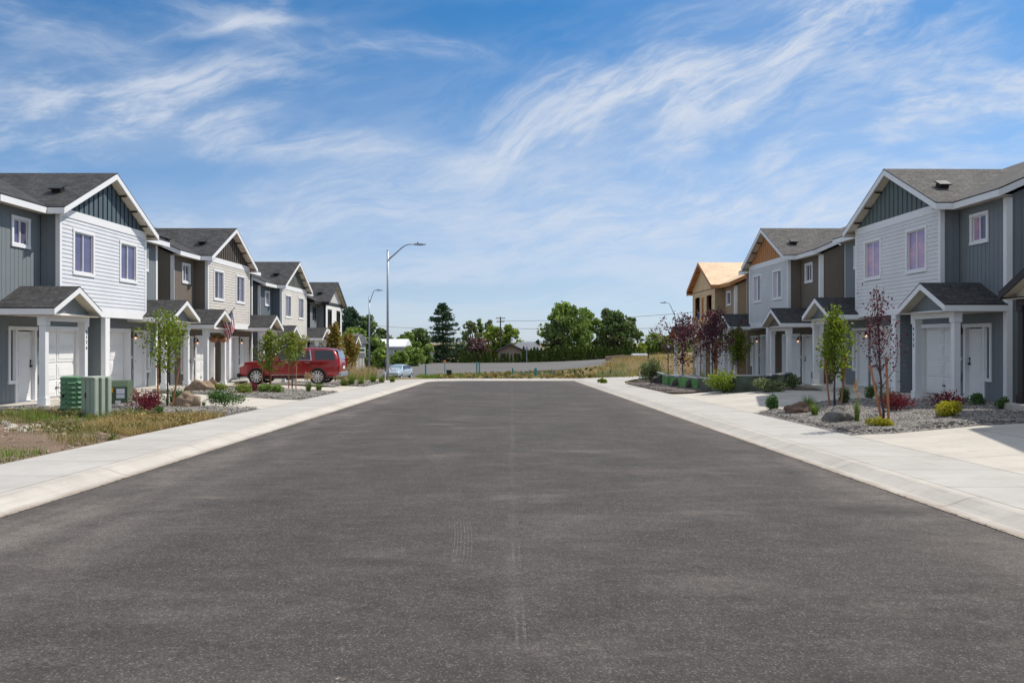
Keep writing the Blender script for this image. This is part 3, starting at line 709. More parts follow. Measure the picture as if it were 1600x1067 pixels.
def townhouse(name, loc, rz, label, body, bay, gab, trim, roofm, porch_trim=None, gl=None, gl2=None, small=None, soffit=None, side=None, kind='done', num=None, lamp=True, group='two storey duplex houses facing the street', H=5.83, near=-1, porch_roof=None, number_side=-1):
    root = empty(name, loc, rz, label, 'house', group)
    pt = porch_trim or trim; soffit = soffit or trim; side = side or body; proof = porch_roof or roofm
    gl = gl or M['glassD']; gl2 = gl2 or gl; small = small or gl
    done = kind == 'done'
    PIT = 0.5; PM = 0.44
    # --- openings
    wins = [(-2.26, -0.90, 3.88, 5.33), (0.86, 2.22, 3.88, 5.33)]
    smalls = [(-4.50, -3.58, 4.52, 5.41), (3.58, 4.50, 4.52, 5.41)]
    holes = [(-3.02, 3.02, 2.6, 5.9)]
    for s in (-1, 1):
        def yy(a, b): return (min(s * a, s * b), max(s * a, s * b))
        holes.append((*yy(0.60, 2.90), -0.1, 2.14))           # garage
        holes.append((*yy(3.32, 4.24), -0.1, 2.08))          # door
        holes.append((*yy(4.33, 4.56), 0.62, 2.06))          # sidelight
    for a, b, c, d in smalls: holes.append((a + .09, b - .09, c + .08, d - .09))
    wb = MB(); walls_x(wb, 0, -HB, HB, -0.4, 5.66, holes)
    # reveals, back wall and side walls
    for s in (-1, 1):
        n = MB(); 
    bk = MB(); bk.box(-9.0, -HB + .02, -0.4, -8.98, HB - .02, 5.66); bk.build('rear_wall', C[body], root)
    wall = wb.build('wall', C[body], root)
    for s in (-1, 1):                                       # side walls with the big gable
        sb = MB()
        zr = H - .17 + 4.5 * PM
        for i in range(45):
            xa = -9 + i * 0.2 + (0.006); xb = -9 + (i + 1) * 0.2 - 0.006
            za = H - .17 + (4.5 - abs(xa + 4.5)) * PM; zb = H - .17 + (4.5 - abs(xb + 4.5)) * PM
            y = s * HB
            q = [(xa, y, -0.4), (xb, y, -0.4), (xb, y, zb), (xa, y, za)]; sb.poly(q if s < 0 else q[::-1])
        y = s * (HB - .012); q = [(-9, y, -0.4), (0, y, -0.4), (0, y, H - .17), (-4.5, y, zr), (-9, y, H - .17)]; sb.poly(q if s < 0 else q[::-1])
        sb.build('side_wall', C[side], root)
        cb = MB(); cb.box(0.0, s * HB - (0 if s > 0 else .14) + (-.14 if s > 0 else .14), -0.05, 0.024, s * (HB + .024), H - .2)
        cb.box(-0.14, s * (HB + .001), -0.05, 0.0, s * (HB + .024), H - .2); cb.build('corner_board', trim, root)
        tb = MB()                                            # belt seam on the side wall
        tb.box(-9, s * HB, 2.85, -.16, s * (HB + .012), 2.875); tb.build('belt_seam', C[side], root)
    # --- bay
    bb = MB(); bw = [] if not done else [(a + .08, b - .08, c + .08, d - .08) for a, b, c, d in wins]
    if done: lap_x(bb, 0.58, -3.0, 3.0, 2.82, 5.62, bw)
    else:
        bw = [(a + .05, b - .05, c + .05, d - .05) for a, b, c, d in wins]; walls_x(bb, 0.58, -3.0, 3.0, 2.57, 5.62, bw, 0.004, 1.2)
    for s in (-1, 1):
        y = s * 3.0
        if done:
            pass
    bay_o = bb.build('bay_wall', C[bay] if done else M['osb'], root)
    rb = MB()
    for s in (-1, 1):
        for i in range(3):
            xa = i * .19 + .004; xb = (i + 1) * .19 - .008; q = [(xa, s * 3.0, 2.60), (xb, s * 3.0, 2.60), (xb, s * 3.0, 5.66), (xa, s * 3.0, 5.66)]
            rb.poly(q if s < 0 else q[::-1])
        q = [(0, s * 2.99, 2.60), (.575, s * 2.99, 2.60), (.575, s * 2.99, 5.66), (0, s * 2.99, 5.66)]; rb.poly(q if s < 0 else q[::-1])
    rb.poly([(0, -3, 2.595), (0, 3, 2.595), (.58, 3, 2.595), (.58, -3, 2.595)])
    rb.build('bay_side', C[body] if done else C['tan'], root)
    if done:
        tb = MB(); tb.box(.578, -3.03, 2.57, .615, 3.03, 2.82); tb.box(0.0, -3.035, 2.57, .578, -3.0, 2.82); tb.box(0.0, 3.0, 2.57, .578, 3.035, 2.82); tb.build('bay_skirt', trim, root)
        tb = MB(); tb.box(.58, -3.0, 5.62, .612, 3.0, 5.87); tb.build('frieze_board', trim, root)
        for s in (-1, 1):
            cb = MB(); y0, y1 = (s * 3.0, s * 2.9); cb.box(.582, min(y0, y1), 2.82, .606, max(y0, y1), 5.62); cb.box(.47, s * 3.001, 2.82, .606, s * 3.024, 5.66); cb.build('corner_board', trim, root)
    # gable panel with battens
    zr = H + 3.37 * PIT; under = lambda y: zr - .17 - abs(y) * PIT
    gp = MB(); z0 = 5.66; yb = (zr - .17 - z0) / PIT; yb = min(yb, 3.0)
    gp.poly([(.585, -yb, z0), (.585, yb, z0), (.585, yb, under(yb)), (.585, 0, under(0)), (.585, -yb, under(yb))])
    y = -2.8
    while done and y <= 2.81:
        if under(y) > 5.88: gp.poly([(.60, y - .022, 5.86), (.60, y + .022, 5.86), (.60, y + .022, under(abs(y) + .03)), (.60, y - .022, under(abs(y) + .03))]); gp.box(.586, y - .022, 5.8, .60, y + .022, under(abs(y) + .03))
        y += 0.311
    gp.build('gable_panel', C[gab] if done else M['osb'], root)
    RM = [roofm, M['black'], soffit if soffit is not trim else C['creamsoff']]
    if not done: RM = [M['osbr'], M['lumber'], M['lumber']]
    gable_roof(root, 'bay_roof', 0, 3.37, 0, .93, H, PIT, RM, xe=.415, xr=-3.45)
    rake_boards(root, 0, 3.37, .93, H, PIT, trim if done else M['lumber'])
    if True:                                                  # lookout brackets under the rake
        for t in (0.28, 0.55, 0.82):
            for s in (-1, 1):
                y = s * 3.1 * t; z = zr - .20 - abs(y) * PIT; lb = MB(); lb.box(.60, y - .025, z - .045, .84, y + .025, z); lb.build('bracket', (M['black'] if soffit is trim else soffit) if done else M['lumber'], root)
    for s in (-1, 1):                                         # bay eave fascia
        fb = MB(); fb.box(.41, s * 3.37 - (.03 if s > 0 else 0), H - .22, .895, s * 3.37 + (.03 if s < 0 else 0), H - .036); fb.build('fascia', trim if done else M['lumber'], root)
        sf = MB(); sf.box(.02, min(s * 3.02, s * 3.34), 5.655, .9, max(s * 3.02, s * 3.34), 5.668); sf.build('soffit', RM[2], root)
    # --- main roof, ridge along y
    mr = MB(); zR = H + 4.91 * PM; Lm = math.hypot(4.91, 4.91 * PM); Y = HB + .30
    P = [(.41, -Y, H), (.41, Y, H), (-4.5, Y, zR), (-4.5, -Y, zR)]; mr.poly(P, 0, [(-Y, 0), (Y, 0), (Y, Lm), (-Y, Lm)])
    P = [(-9.41, Y, H), (-9.41, -Y, H), (-4.5, -Y, zR), (-4.5, Y, zR)]; mr.poly(P, 0, [(Y, 0), (-Y, 0), (-Y, Lm), (Y, Lm)])
    for s in (-1, 1):
        for xe in (.41, -9.41): mr.poly([(xe, s * Y, H), (-4.5, s * Y, zR), (-4.5, s * Y, zR - .036), (xe, s * Y, H - .036)], 1)
    mr.poly([(.41, -Y, H), (.41, -Y, H - .036), (.41, Y, H - .036), (.41, Y, H)], 1)
    mr.poly([(.38, -Y + .03, H - .19), (.38, Y - .03, H - .19), (-4.5, Y - .03, zR - .19), (-4.5, -Y + .03, zR - .19)][::-1], 2)
    mr.poly([(-9.38, Y - .03, H - .19), (-9.38, -Y + .03, H - .19), (-4.5, -Y + .03, zR - .19), (-4.5, Y - .03, zR - .19)][::-1], 2)
    mr.build('roof', RM, root)
    for s in (-1, 1):
        fb = MB(); fb.box(.38, min(s * 3.37, s * Y), H - .22, .408, max(s * 3.37, s * Y), H - .036); fb.build('fascia', trim if done else M['lumber'], root)
        sf = MB(); sf.box(.026, min(s * 3.03, s * (Y - .04)), 5.64, .379, max(s * 3.03, s * (Y - .04)), 5.652); sf.build('soffit', RM[2], root)
        for xa, xb in ((.40, -4.5), (-9.4, -4.5)):
            kb = MB(); kb.prism([(xa, s * (Y - .03), H - .037), (xb, s * (Y - .03), zR - .037), (xb, s * (Y - .03), zR - .225), (xa, s * (Y - .03), H - .225)], (0, s * .028, 0)); kb.build('rake_board', trim if done else M['lumber'], root, recalc=True)
    # --- roof vents
    if done:
        def vent(x, y, z, sl):
            v = MB(); v.box(-.14, -.14, -.08, .14, .14, .10); v.box(-.19, -.19, .10, .19, .19, .14)
            v.xf(Matrix.Translation((x, y, z)) @ Matrix.Rotation(sl, 4, 'X')); v.build('roof_vent', M['black'], root)
        for s in (-1, 1):
            vent(.0, s * 2.0, H + 1.37 * PIT + .03, -s * math.atan(PIT))
        for yv in (-4.7, -4.1):
            v = MB(); v.box(-.14, -.14, -.08, .14, .14, .09); v.box(-.19, -.19, .09, .19, .19, .125)
            v.xf(Matrix.Translation((-.9, yv, H + 1.31 * PM + .03)) @ Matrix.Rotation(math.atan(PM), 4, 'Y')); v.build('roof_vent', M['black'], root)
    # --- windows
    if done:
        for i, (a, b, c, d) in enumerate(wins): window(root, .585, a, b, c, d, trim, gl, gl2)
        for (a, b, c, d) in smalls: window(root, 0.0, a, b, c, d, trim, small, M['blind'], True)
    else:
        for (a, b, c, d) in wins[:0]: pass
        for (a, b, c, d) in smalls: window(root, 0.0, a, b, c, d, M['white'], M['glassD'], None, False)
        ib = MB(); ib.box(-3.0, -2.98, 2.62, .5, 2.98, 2.72); ib.box(-3.0, -2.98, 2.72, -2.95, 2.98, 5.5); ib.build('upper_floor', M['lumber'], root)
        for i in range(15):
            y = -2.9 + i * .41
            if any(a < y < b for a, b, _, _ in wins): continue
            st = MB(); st.box(.43, y - .02, 2.73, .56, y + .02, 5.5); st.build('wall_stud', M['lumber'], root)
        wr = MB()
        for y in (-.22, .02): wr.box(.583, y - .035, 2.8, .62, y + .035, 5.2)
        wr.build('nailed_lumber', M['lumber'], root)
    # --- ground floor openings
    for s in (-1, 1):
        def B(mb, x0, a, z0, x1, b, z1): mb.box(x0, min(s * a, s * b), z0, x1, max(s * a, s * b), z1)
        # fin wall shared in the middle is made once
        ga = MB(); rows = 4
        B(ga, -.24, .60, -.03, -.21, 2.90, 2.14)
        for r in range(rows):
            z = -.02 + r * .54
            for k in range(2):
                ya = .66 + k * 1.11; B(ga, -.21, ya, z + .03, -.190, ya + 1.07, z + .51); B(ga, -.190, ya + .09, z + .12, -.178, ya + .98, z + .42)
        garage = ga.build('garage_door', M['doorw'], root, bevel=0.004)
        hb = MB(); B(hb, -.18, 1.7, .25, -.155, 1.86, .29); hb.build('handle', M['iron'], garage)
        jb = MB()
        B(jb, -.21, .60, -.05, .035, .635, 2.11); B(jb, -.21, 2.865, -.05, .035, 2.90, 2.11); B(jb, -.21, .60, 2.11, .035, 2.90, 2.145)
        B(jb, .002, .51, -.05, .03, .60, 2.23); B(jb, .002, 2.90, -.05, .03, 2.99, 2.23); B(jb, .002, .60, 2.145, .03, 2.90, 2.23)
        jb.build('garage_frame', M['white'] if done else M['lumber'], root)
        db = MB(); B(db, -.115, 3.35, -.01, -.07, 4.21, 2.05)
        for (za, zb) in ((.18, .55), (.68, 1.28), (1.41, 1.93)):
            B(db, -.07, 3.47, za, -.064, 4.09, zb); B(db, -.064, 3.52, za + .05, -.056, 4.04, zb - .05)
        door = db.build('front_door', M['doorw'], root, bevel=0.003)
        hb = MB(); B(hb, -.071, 3.405, .97, -.060, 3.445, 1.20); B(hb, -.07, 3.40, .98, -.02, 3.45, 1.04); B(hb, -.07, 3.40, 1.14, -.045, 3.45, 1.19); B(hb, -.035, 3.40, .99, -.02, 3.53, 1.02); hb.build('handle', M['iron'], door)
        fb = MB(); B(fb, -.12, 3.24, -.05, .034, 3.345, 2.08); B(fb, -.12, 4.215, -.05, .034, 4.33, 2.08); B(fb, -.02, 3.20, 2.08, .04, 4.66, 2.19); B(fb, -.02, 4.56, .62, .034, 4.65, 2.08); B(fb, -.02, 4.33, .52, .04, 4.66, .62); B(fb, -.12, 3.345, -.04, .02, 4.215, -.01)
        fb.build('door_frame', M['white'], root)
        gb = MB(); B(gb, -.05, 4.33, .62, -.03, 4.56, 2.08); gb.build('sidelight', M['glassD'], root); gb = MB(); B(gb, -.03, 4.33, .62, .0, 4.385, 2.08); B(gb, -.03, 4.505, .62, .0, 4.56, 2.08); gb.build('sidelight_frame', M['white'], root)
        # outlet, meter bits and lamp
        ob = MB(); B(ob, .0, 3.03, .50, .05, 3.13, .72); ob.build('outlet_box', M['metal'], root, bevel=.006)
        ob = MB(); B(ob, .0, 3.05, 1.10, .03, 3.12, 1.20); ob.build('doorbell', M['doorw'], root)
        if lamp:
            lb = MB(); B(lb, .0, 3.03, 1.88, .03, 3.15, 2.12)
            lb.tube([(.03, s * 3.09, 2.05), (.11, s * 3.09, 2.10), (.16, s * 3.09, 2.05)], .014, 6)
            lb.tube([(.16, s * 3.09, 2.05), (.16, s * 3.09, 1.98), (.16, s * 3.09, 1.92)], [.03, .05, .09], 10)
            lm = lb.build('wall_lamp', M['iron'], root)
            bu = MB(); bu.tube([(.16, s * 3.09, 1.935), (.16, s * 3.09, 1.88), (.16, s * 3.09, 1.83)], [.03, .042, .02], 8); bu.build('bulb', M['bulb'], lm, smooth=True)
        # --- porch
        yc = s * YP; hw = 1.35; ze = 2.70; xf = 1.75
        pr = [proof, M['black'], soffit if soffit is not trim else C['creamsoff']] if done else [proof, M['lumber'], M['lumber']]
        gable_roof(root, 'porch_roof', yc, hw, 0, xf, ze, PIT, pr, th=.13)
        rake_boards(root, yc, hw, xf, ze, PIT, pt if done else (M['white'] if s * near > 0 else M['lumber']), h=.165)
        for t in (-1, 1):
            eb = MB(); y = yc + t * hw; eb.box(.01, y - (.028 if t > 0 else 0), ze - .20, xf - .036, y + (.028 if t < 0 else 0), ze - .036); eb.build('porch_fascia', pt, root)
        cb = MB(); cb.box(.02, yc - 1.3, 2.49, xf - .05, yc + 1.3, 2.502); cb.build('porch_ceiling', pr[2], root)
        zt = ze + hw * PIT - .16
        gp = MB(); gp.poly([(1.40, yc - 1.2, 2.50), (1.40, yc + 1.2, 2.50), (1.40, yc + 1.2, zt - 1.2 * PIT), (1.40, yc, zt), (1.40, yc - 1.2, zt - 1.2 * PIT)])
        gp.build('porch_gable', (C[body] if done else M['lumber']) if pt is not M['bronze'] else C['creamsoff'], root)
        bm_ = MB(); bm_.box(1.18, yc - 1.2, 2.34, 1.42, yc + 1.2, 2.56); bm_.build('porch_beam', pt, root)
        for t in (-1, 1):
            pb = MB(); yp = yc + t * 1.08
            pb.box(1.21, yp - .09, -.02, 1.39, yp + .09, 2.34); pb.box(1.18, yp - .12, -.05, 1.42, yp + .12, .18); pb.box(1.18, yp - .12, 2.20, 1.42, yp + .12, 2.338)
            post = pb.build('porch_post', pt, root, bevel=.006)
            if num and s == number_side and t == -number_side:
                for i, ch in enumerate(num): text_mesh(ch, .15, M['numb'], root, (1.398, yp, 2.00 - i * .165), (R(90), 0, R(90)))
        ap = MB(); ap.box(-.24, min(s * .17, s * 2.69), -.32, 1.0, max(s * .17, s * 2.69), -.045); ap.build('garage_apron', M['drive'], root, bevel=.01)
        sl_ = MB(); sl_.box(-.02, yc - 1.35, -.30, 1.62, yc + 1.35, -.035); sl_.build('porch_slab', M['drive'], root, bevel=.01)
    # fin wall
    fn = MB()
    for i in range(16):
        z = -.03 + i * .165
        if z > 2.45: break
        for s in (-1, 1):
            q = [(0, s * .142, z), (.56, s * .142, z), (.56, s * .125, min(z + .165, 2.59)), (0, s * .125, min(z + .165, 2.59))]; fn.poly(q if s < 0 else q[::-1])
    fn.poly([(.56, -.13, -.03), (.56, .13, -.03), (.56, .13, 2.59), (.56, -.13, 2.59)])
    fn.build('party_wall', C[body], root)
    cb = MB(); cb.box(.562, -.155, -.03, .60, .155, 2.57); cb.box(.45, -.168, -.03, .60, -.145, 2.57); cb.box(.45, .145, -.03, .60, .168, 2.57); cb.build('corner_board', trim, root)
    return root
M['paleR'] = glass('pale_screen_glass', (.50, .47, .56), .12, .5)
M['numb'] = paint('number_grey', (.09, .09, .10), .5)
W_, K_ = M['white'], M['black']
XL = -14.45
townhouse('duplex_house', (XL, 28.5, -0.05), 0, 'slate blue duplex with pale bay and dark blue gable, nearest house on the left', 'slate', 'pale', 'slatedk', W_, M['shingle'], gl=M['glassL'], small=M['glassL'], num='4174')
townhouse('duplex_house', (XL, 40.9, -0.25), 0, 'taupe duplex with a beige lap sided bay and a flag on its porch, left row', 'brown', 'beige', 'brndk', W_, M['shingle'], gl=M['glassD'], gl2=M['blind'])
townhouse('duplex_house', (XL, 53.1, -0.73), 0, 'steel blue duplex with a cream bay and grey green gable behind the red car', 'blue', 'cream', 'green', W_, M['shingle'], gl=M['blind'])
townhouse('duplex_house', (XL, 64.8, -1.20), 0, 'white bay duplex with black corner boards and trim, farthest of the left row', 'grey', 'wht', 'wht', K_, M['shingle'], porch_trim=W_, soffit=C['creamsoff'], gl=M['glassD'])
RY = R(180 + 0.8)
townhouse('duplex_house', (13.52, 28.2, 0.03), RY, 'slate grey duplex with deep green gable on the right, behind the staked plum tree', 'slate', 'rpale', 'rgrn', W_, M['shingle2'], gl=M['glassR'], small=M['glassR'], num='4175', number_side=1, porch_roof=M['shingle'])
townhouse('duplex_house', (13.32, 41.5, -0.17), RY, 'taupe duplex with sage bay and orange cedar boarded gable on the right', 'brown', 'rsage', 'cedar', W_, M['shingle2'], gl=M['paleR'], gl2=M['glassD'], small=M['glassD'], number_side=1, porch_roof=M['shingle'])
townhouse('unfinished_house', (13.10, 54.5, -0.64), RY, 'half built duplex of bare wood sheathing with an unshingled plywood roof', 'tan', 'beige', 'cedar', W_, M['shingle2'], kind='frame', lamp=False, near=1, porch_roof=M['shingle'], group='')
townhouse('duplex_house', (13.80, 15.1, 0.23), RY, 'duplex cut by the right photo edge, showing a dark brown porch gable and black post', 'slate', 'rpale', 'rgrn', M['bronze'], M['shingle2'], soffit=C['creamsoff'], number_side=1, porch_roof=M['shingle'])
# ---------------------------------------------------------------- vegetation
L_ = {
 'maple': leafmat('fresh_green_leaves', ((0.10, 0.17, 0.02), (0.20, 0.27, 0.035), (0.33, 0.37, 0.06)), 0.45),
 'plum': leafmat('purple_leaves', ((0.058, 0.016, 0.029), (0.117, 0.036, 0.058), (0.26, 0.117, 0.143)), 0.25),
 'autumn': leafmat('orange_tinged_leaves', ((0.14, 0.18, 0.03), (0.28, 0.22, 0.05), (0.42, 0.17, 0.05)), 0.4),
 'mix': leafmat('green_red_tip_leaves', ((0.084, 0.168, 0.036), (0.168, 0.264, 0.048), (0.3, 0.336, 0.072), (0.432, 0.144, 0.072)), 0.4),
 'dark': leafmat('dark_green_leaves', ((0.059, 0.099, 0.034), (0.113, 0.175, 0.057), (0.225, 0.288, 0.101)), 0.25),
 'mid': leafmat('mid_green_leaves', ((0.103, 0.176, 0.047), (0.204, 0.304, 0.073), (0.379, 0.467, 0.116)), 0.35),
 'lime': leafmat('yellow_green_leaves', ((0.123, 0.2, 0.033), (0.234, 0.312, 0.048), (0.385, 0.425, 0.081)), 0.4),
 'spruce': leafmat('blue_green_needles', ((0.032, 0.069, 0.036), (0.065, 0.119, 0.065), (0.126, 0.196, 0.115)), 0.1),
 'hedge': leafmat('arborvitae_leaves', ((0.032, 0.061, 0.013), (0.07, 0.12, 0.024), (0.199, 0.257, 0.051)), 0.15),
 'yellow': leafmat('golden_leaves', ((0.28, 0.27, 0.02), (0.45, 0.42, 0.03), (0.60, 0.52, 0.06)), 0.35),
 'red': leafmat('crimson_leaves', ((0.09, 0.012, 0.025), (0.18, 0.025, 0.05), (0.32, 0.06, 0.09)), 0.3),
 'shrub': leafmat('deep_shrub_leaves', ((0.038, 0.09, 0.03), (0.075, 0.165, 0.045), (0.18, 0.3, 0.075)), 0.25),
 'sage': leafmat('sage_leaves', ((0.1, 0.143, 0.072), (0.2, 0.243, 0.114), (0.343, 0.372, 0.2)), 0.25),
 'grass': leafmat('green_blades', ((0.06, 0.12, 0.02), (0.12, 0.20, 0.03), (0.24, 0.30, 0.07)), 0.35),
 'plume': leafmat('tan_plumes', ((0.35, 0.22, 0.13), (0.50, 0.36, 0.24), (0.60, 0.48, 0.35)), 0.3),
 'dry': leafmat('dry_grass_blades', ((0.20, 0.14, 0.05), (0.38, 0.28, 0.12), (0.52, 0.42, 0.22)), 0.3),
 'weed': leafmat('weed_blades', ((0.081, 0.126, 0.036), (0.207, 0.2, 0.072), (0.414, 0.304, 0.144)), 0.3),
 'lilac': leafmat('dull_purple_leaves', ((0.09, 0.054, 0.054), (0.18, 0.108, 0.108), (0.306, 0.198, 0.198)), 0.2),
}
def leaf(mb, p, s, rng, rnd, asp=1.5, up=0.3, d=None):
    a = Vector((rng.gauss(0, 1), rng.gauss(0, 1), rng.gauss(0, 1) + up)) if d is None else d + Vector((rng.gauss(0, .3), rng.gauss(0, .3), rng.gauss(0, .3)))
    a.normalize(); b = a.cross(Vector((rng.gauss(0, 1), rng.gauss(0, 1), rng.gauss(0, 1)))).normalized()
    h = a * (s * asp * 0.5); w = b * (s * 0.5)
    i = len(mb.v); mb.v += [tuple(p - h), tuple(p + w - h * .1), tuple(p + h), tuple(p - w - h * .1)]
    mb.f.append((i, i + 1, i + 2, i + 3)); mb.m.append(0); mb.uv.append(None); rnd.append(min(1, max(0, rng.gauss(0.45, 0.24))))
def finish(mb, name, mat, parent, rnd, smooth=False): return mb.build(name, mat, parent, rnd=rnd, smooth=smooth)
def young_tree(loc, H, label, lm, group, seed=1, trunk_h=None, spread=0.55, n=900, ls=0.075, nl=12, bark='bark', r0=0.028, low=0.35, lean=(0, 0), rise=1.5, fork=0):
    rng = random.Random(seed); root = empty('young_tree', loc, 0, label, 'tree', group)
    tb = MB(); top = H * 0.93; pts = []; K = 9
    for i in range(K + 1):
        t = i / K; pts.append(Vector((lean[0] * t + rng.gauss(0, .012), lean[1] * t + rng.gauss(0, .012), top * t)))
    tb.tube(pts, [r0 * (1 - .85 * i / K) + .003 for i in range(K + 1)], 7)
    crown = MB(); rnd = []; tips = [(Vector(pts[-1]), 0.10)]
    for k in range(nl):
        t = low + (0.9 - low) * (k + rng.random() * .6) / nl; i = min(K - 1, int(t * K)); p0 = pts[i].lerp(pts[i + 1], t * K - i)
        an = k * 2.4 + rng.random() * .7; L = spread * H * (0.44 - .36 * ((t - low) / (0.9 - low)) ** .7) * rng.uniform(.7, 1.25); d = Vector((math.cos(an), math.sin(an), rise * rng.uniform(.6, 1.2))).normalized()
        q = [p0]; dd = d.copy()
        for j in range(5):
            dd = (dd + Vector((rng.gauss(0, .12), rng.gauss(0, .12), .10))).normalized(); q.append(q[-1] + dd * L * .28)
        tb.tube(q, [.010 * (1 - j / 6) + .002 for j in range(6)], 5)
        for j in range(1, 6): tips.append((q[j], .05 + .035 * H / 3 * (1 + (j < 5))))
    tb.build('trunk', M[bark], root, smooth=True)
    for i in range(len(pts)):
        if i / K > low + .1: tips.append((pts[i], .07))
    for _ in range(n):
        c, r = tips[int(rng.random() * len(tips))]; p = c + Vector((rng.gauss(0, r), rng.gauss(0, r), rng.gauss(0, r)))
        leaf(crown, p, ls * rng.uniform(.6, 1.25), rng, rnd, 1.4)
    finish(crown, 'crown', L_[lm], root, rnd); return root
def big_tree(loc, H, W, label, lm, group='trees beyond the end of the street', seed=1, n=3800, ls=0.42, clumps=46, trunk=True, base_h=0.12, squash=1.0, shape='round', name='broadleaf_tree', bark='bark', clr=0.16):
    rng = random.Random(seed); root = empty(name, loc, 0, label, 'tree', group); crown = MB(); rnd = []
    tb = MB(); r0 = H * .022 + .05; tb.tube([(0, 0, -.3), (rng.gauss(0, .1), 0, H * .3), (rng.gauss(0, .2), 0, H * .62), (0, 0, H * .86)], [r0, r0 * .75, r0 * .45, r0 * .12], 8)
    cs = []
    for k in range(clumps):
        t = (k + rng.random()) / clumps; z = H * (base_h + (1 - base_h) * t ** 0.85)
        tt = (z / H - base_h) / (1 - base_h)
        if shape == 'round': prof = math.sin(math.pi * min(1, max(0, .12 + .85 * tt))) ** .6
        elif shape == 'column': prof = (1 - tt) ** .35 * .9 + .1
        elif shape == 'oval': prof = math.sin(math.pi * (.2 + .75 * tt)) ** .9
        else: prof = max(.08, (1 - tt) ** .8)
        an = rng.random() * 6.283; rr = W * .5 * prof * math.sqrt(rng.uniform(.1, 1.0)) * rng.uniform(.75, 1.08)
        c = Vector((math.cos(an) * rr, math.sin(an) * rr, z - H * clr * .35)); cr = W * clr * rng.uniform(.65, 1.25)
        cs.append((c, cr, rng.gauss(0, .12)))
        if k % 2 == 0:
            s0 = Vector((0, 0, z * rng.uniform(.45, .75))); mid = s0.lerp(c, .5) + Vector((0, 0, -.04 * H)); tb.tube([s0, mid, c], [r0 * .3, r0 * .2, r0 * .06], 5)
    tb.build('trunk', M[bark], root, smooth=True)
    for _ in range(n):
        c, cr, dv = cs[int(rng.random() * len(cs))]; u = Vector((rng.gauss(0, 1), rng.gauss(0, 1), rng.gauss(0, 1))).normalized() * cr * (rng.random() ** .35)
        u.z *= .75; leaf(crown, c + u, ls * rng.uniform(.5, 1.3), rng, rnd, 1.25, .6)
        rnd[-1] = min(1, max(0, rnd[-1] + dv))
    finish(crown, 'crown', L_[lm], root, rnd); return root
def spruce(loc, H, W, label, seed=3, group='trees beyond the end of the street'):
    rng = random.Random(seed); root = empty('spruce_tree', loc, 0, label, 'tree', group); tb = MB(); crown = MB(); rnd = []
    tb.tube([(0, 0, -.3), (0, 0, H * .97)], [H * .02, .03], 8)
    lv = 31
    for k in range(lv):
        t = .05 + .93 * k / lv; z = H * t; Rr = W * .5 * (1 - t) ** .72 + .2
        for j in range(7):
            an = j * .9 + k * 1.3 + rng.random() * .8; z += rng.gauss(0, H * .008); L = Rr * rng.uniform(.55, 1.2); q = []
            for m in range(6):
                s = m / 5; q.append(Vector((math.cos(an) * L * s, math.sin(an) * L * s, z + L * (.10 * s - .10 * s * s + .12 * s ** 4 if t > .5 else -.12 * s + .16 * s ** 3))))
            tb.tube(q, [.05, .04, .035, .03, .02, .01], 4)
            for m in range(int(13 + L * 7)):
                s = rng.uniform(.12, 1.02); i = min(4, int(s * 5)); p = q[i].lerp(q[i + 1], s * 5 - i)
                side = rng.gauss(0, .20 * (1.25 - s) + .08)
                p = p + Vector((-math.sin(an), math.cos(an), 0)) * side * L * .6 + Vector((0, 0, rng.gauss(-.14, .13)))
                leaf(crown, p, .28, rng, rnd, 2.2, 0, d=Vector((math.cos(an), math.sin(an), .15)))
    tb.build('trunk', M['bark'], root); finish(crown, 'crown', L_['spruce'], root, rnd); return root
def shrub_mesh(seed, r, h, n, ls, lm, name='foliage', spiky=0.0, parent=None, rx_=1.0):
    rng = random.Random(seed); mb = MB(); rnd = []
    lob = [(Vector((rng.gauss(0, .32) * r * rx_, rng.gauss(0, .32) * r, h * rng.uniform(.3, .68))), rng.uniform(.35, .6)) for _ in range(9)]
    for _ in range(n):
        c, q = lob[int(rng.random() * len(lob))]; u = Vector((rng.gauss(0, 1), rng.gauss(0, 1), rng.gauss(0, 1))).normalized() * (rng.random() ** .3)
        p = Vector((c.x + u.x * r * q, c.y + u.y * r * q, max(.02, c.z + u.z * h * q * .75)))
        if spiky and rng.random() < spiky:
            d = Vector((p.x, p.y, h * .35 + p.z * .4)).normalized(); p += d * rng.random() * r * .55; leaf(mb, p, ls * .8, rng, rnd, 2.6, 0, d=d)
        else: leaf(mb, p, ls * rng.uniform(.6, 1.3), rng, rnd, 1.3)
    return mb, rnd
def shrub(loc, r, h, lm, label, group=None, seed=1, n=650, ls=0.05, spiky=0.0, name='shrub', cat='shrub', wx=1.0):
    n = int(n * 1.9); ls = ls * .70
    root = empty(name, loc, 0, label, cat, group); mb, rnd = shrub_mesh(seed, r, h, n, ls, lm, spiky=spiky, rx_=wx)
    finish(mb, 'foliage', L_[lm], root, rnd)
    st = MB(); rng = random.Random(seed)
    for k in range(6):
        an = k * 1.05; st.tube([(0, 0, -.03), (math.cos(an) * r * .3, math.sin(an) * r * .3, h * .4), (math.cos(an) * r * .5, math.sin(an) * r * .5, h * .75)], [.012, .009, .004], 5)
    st.build('stem', M['bark'], root); return root
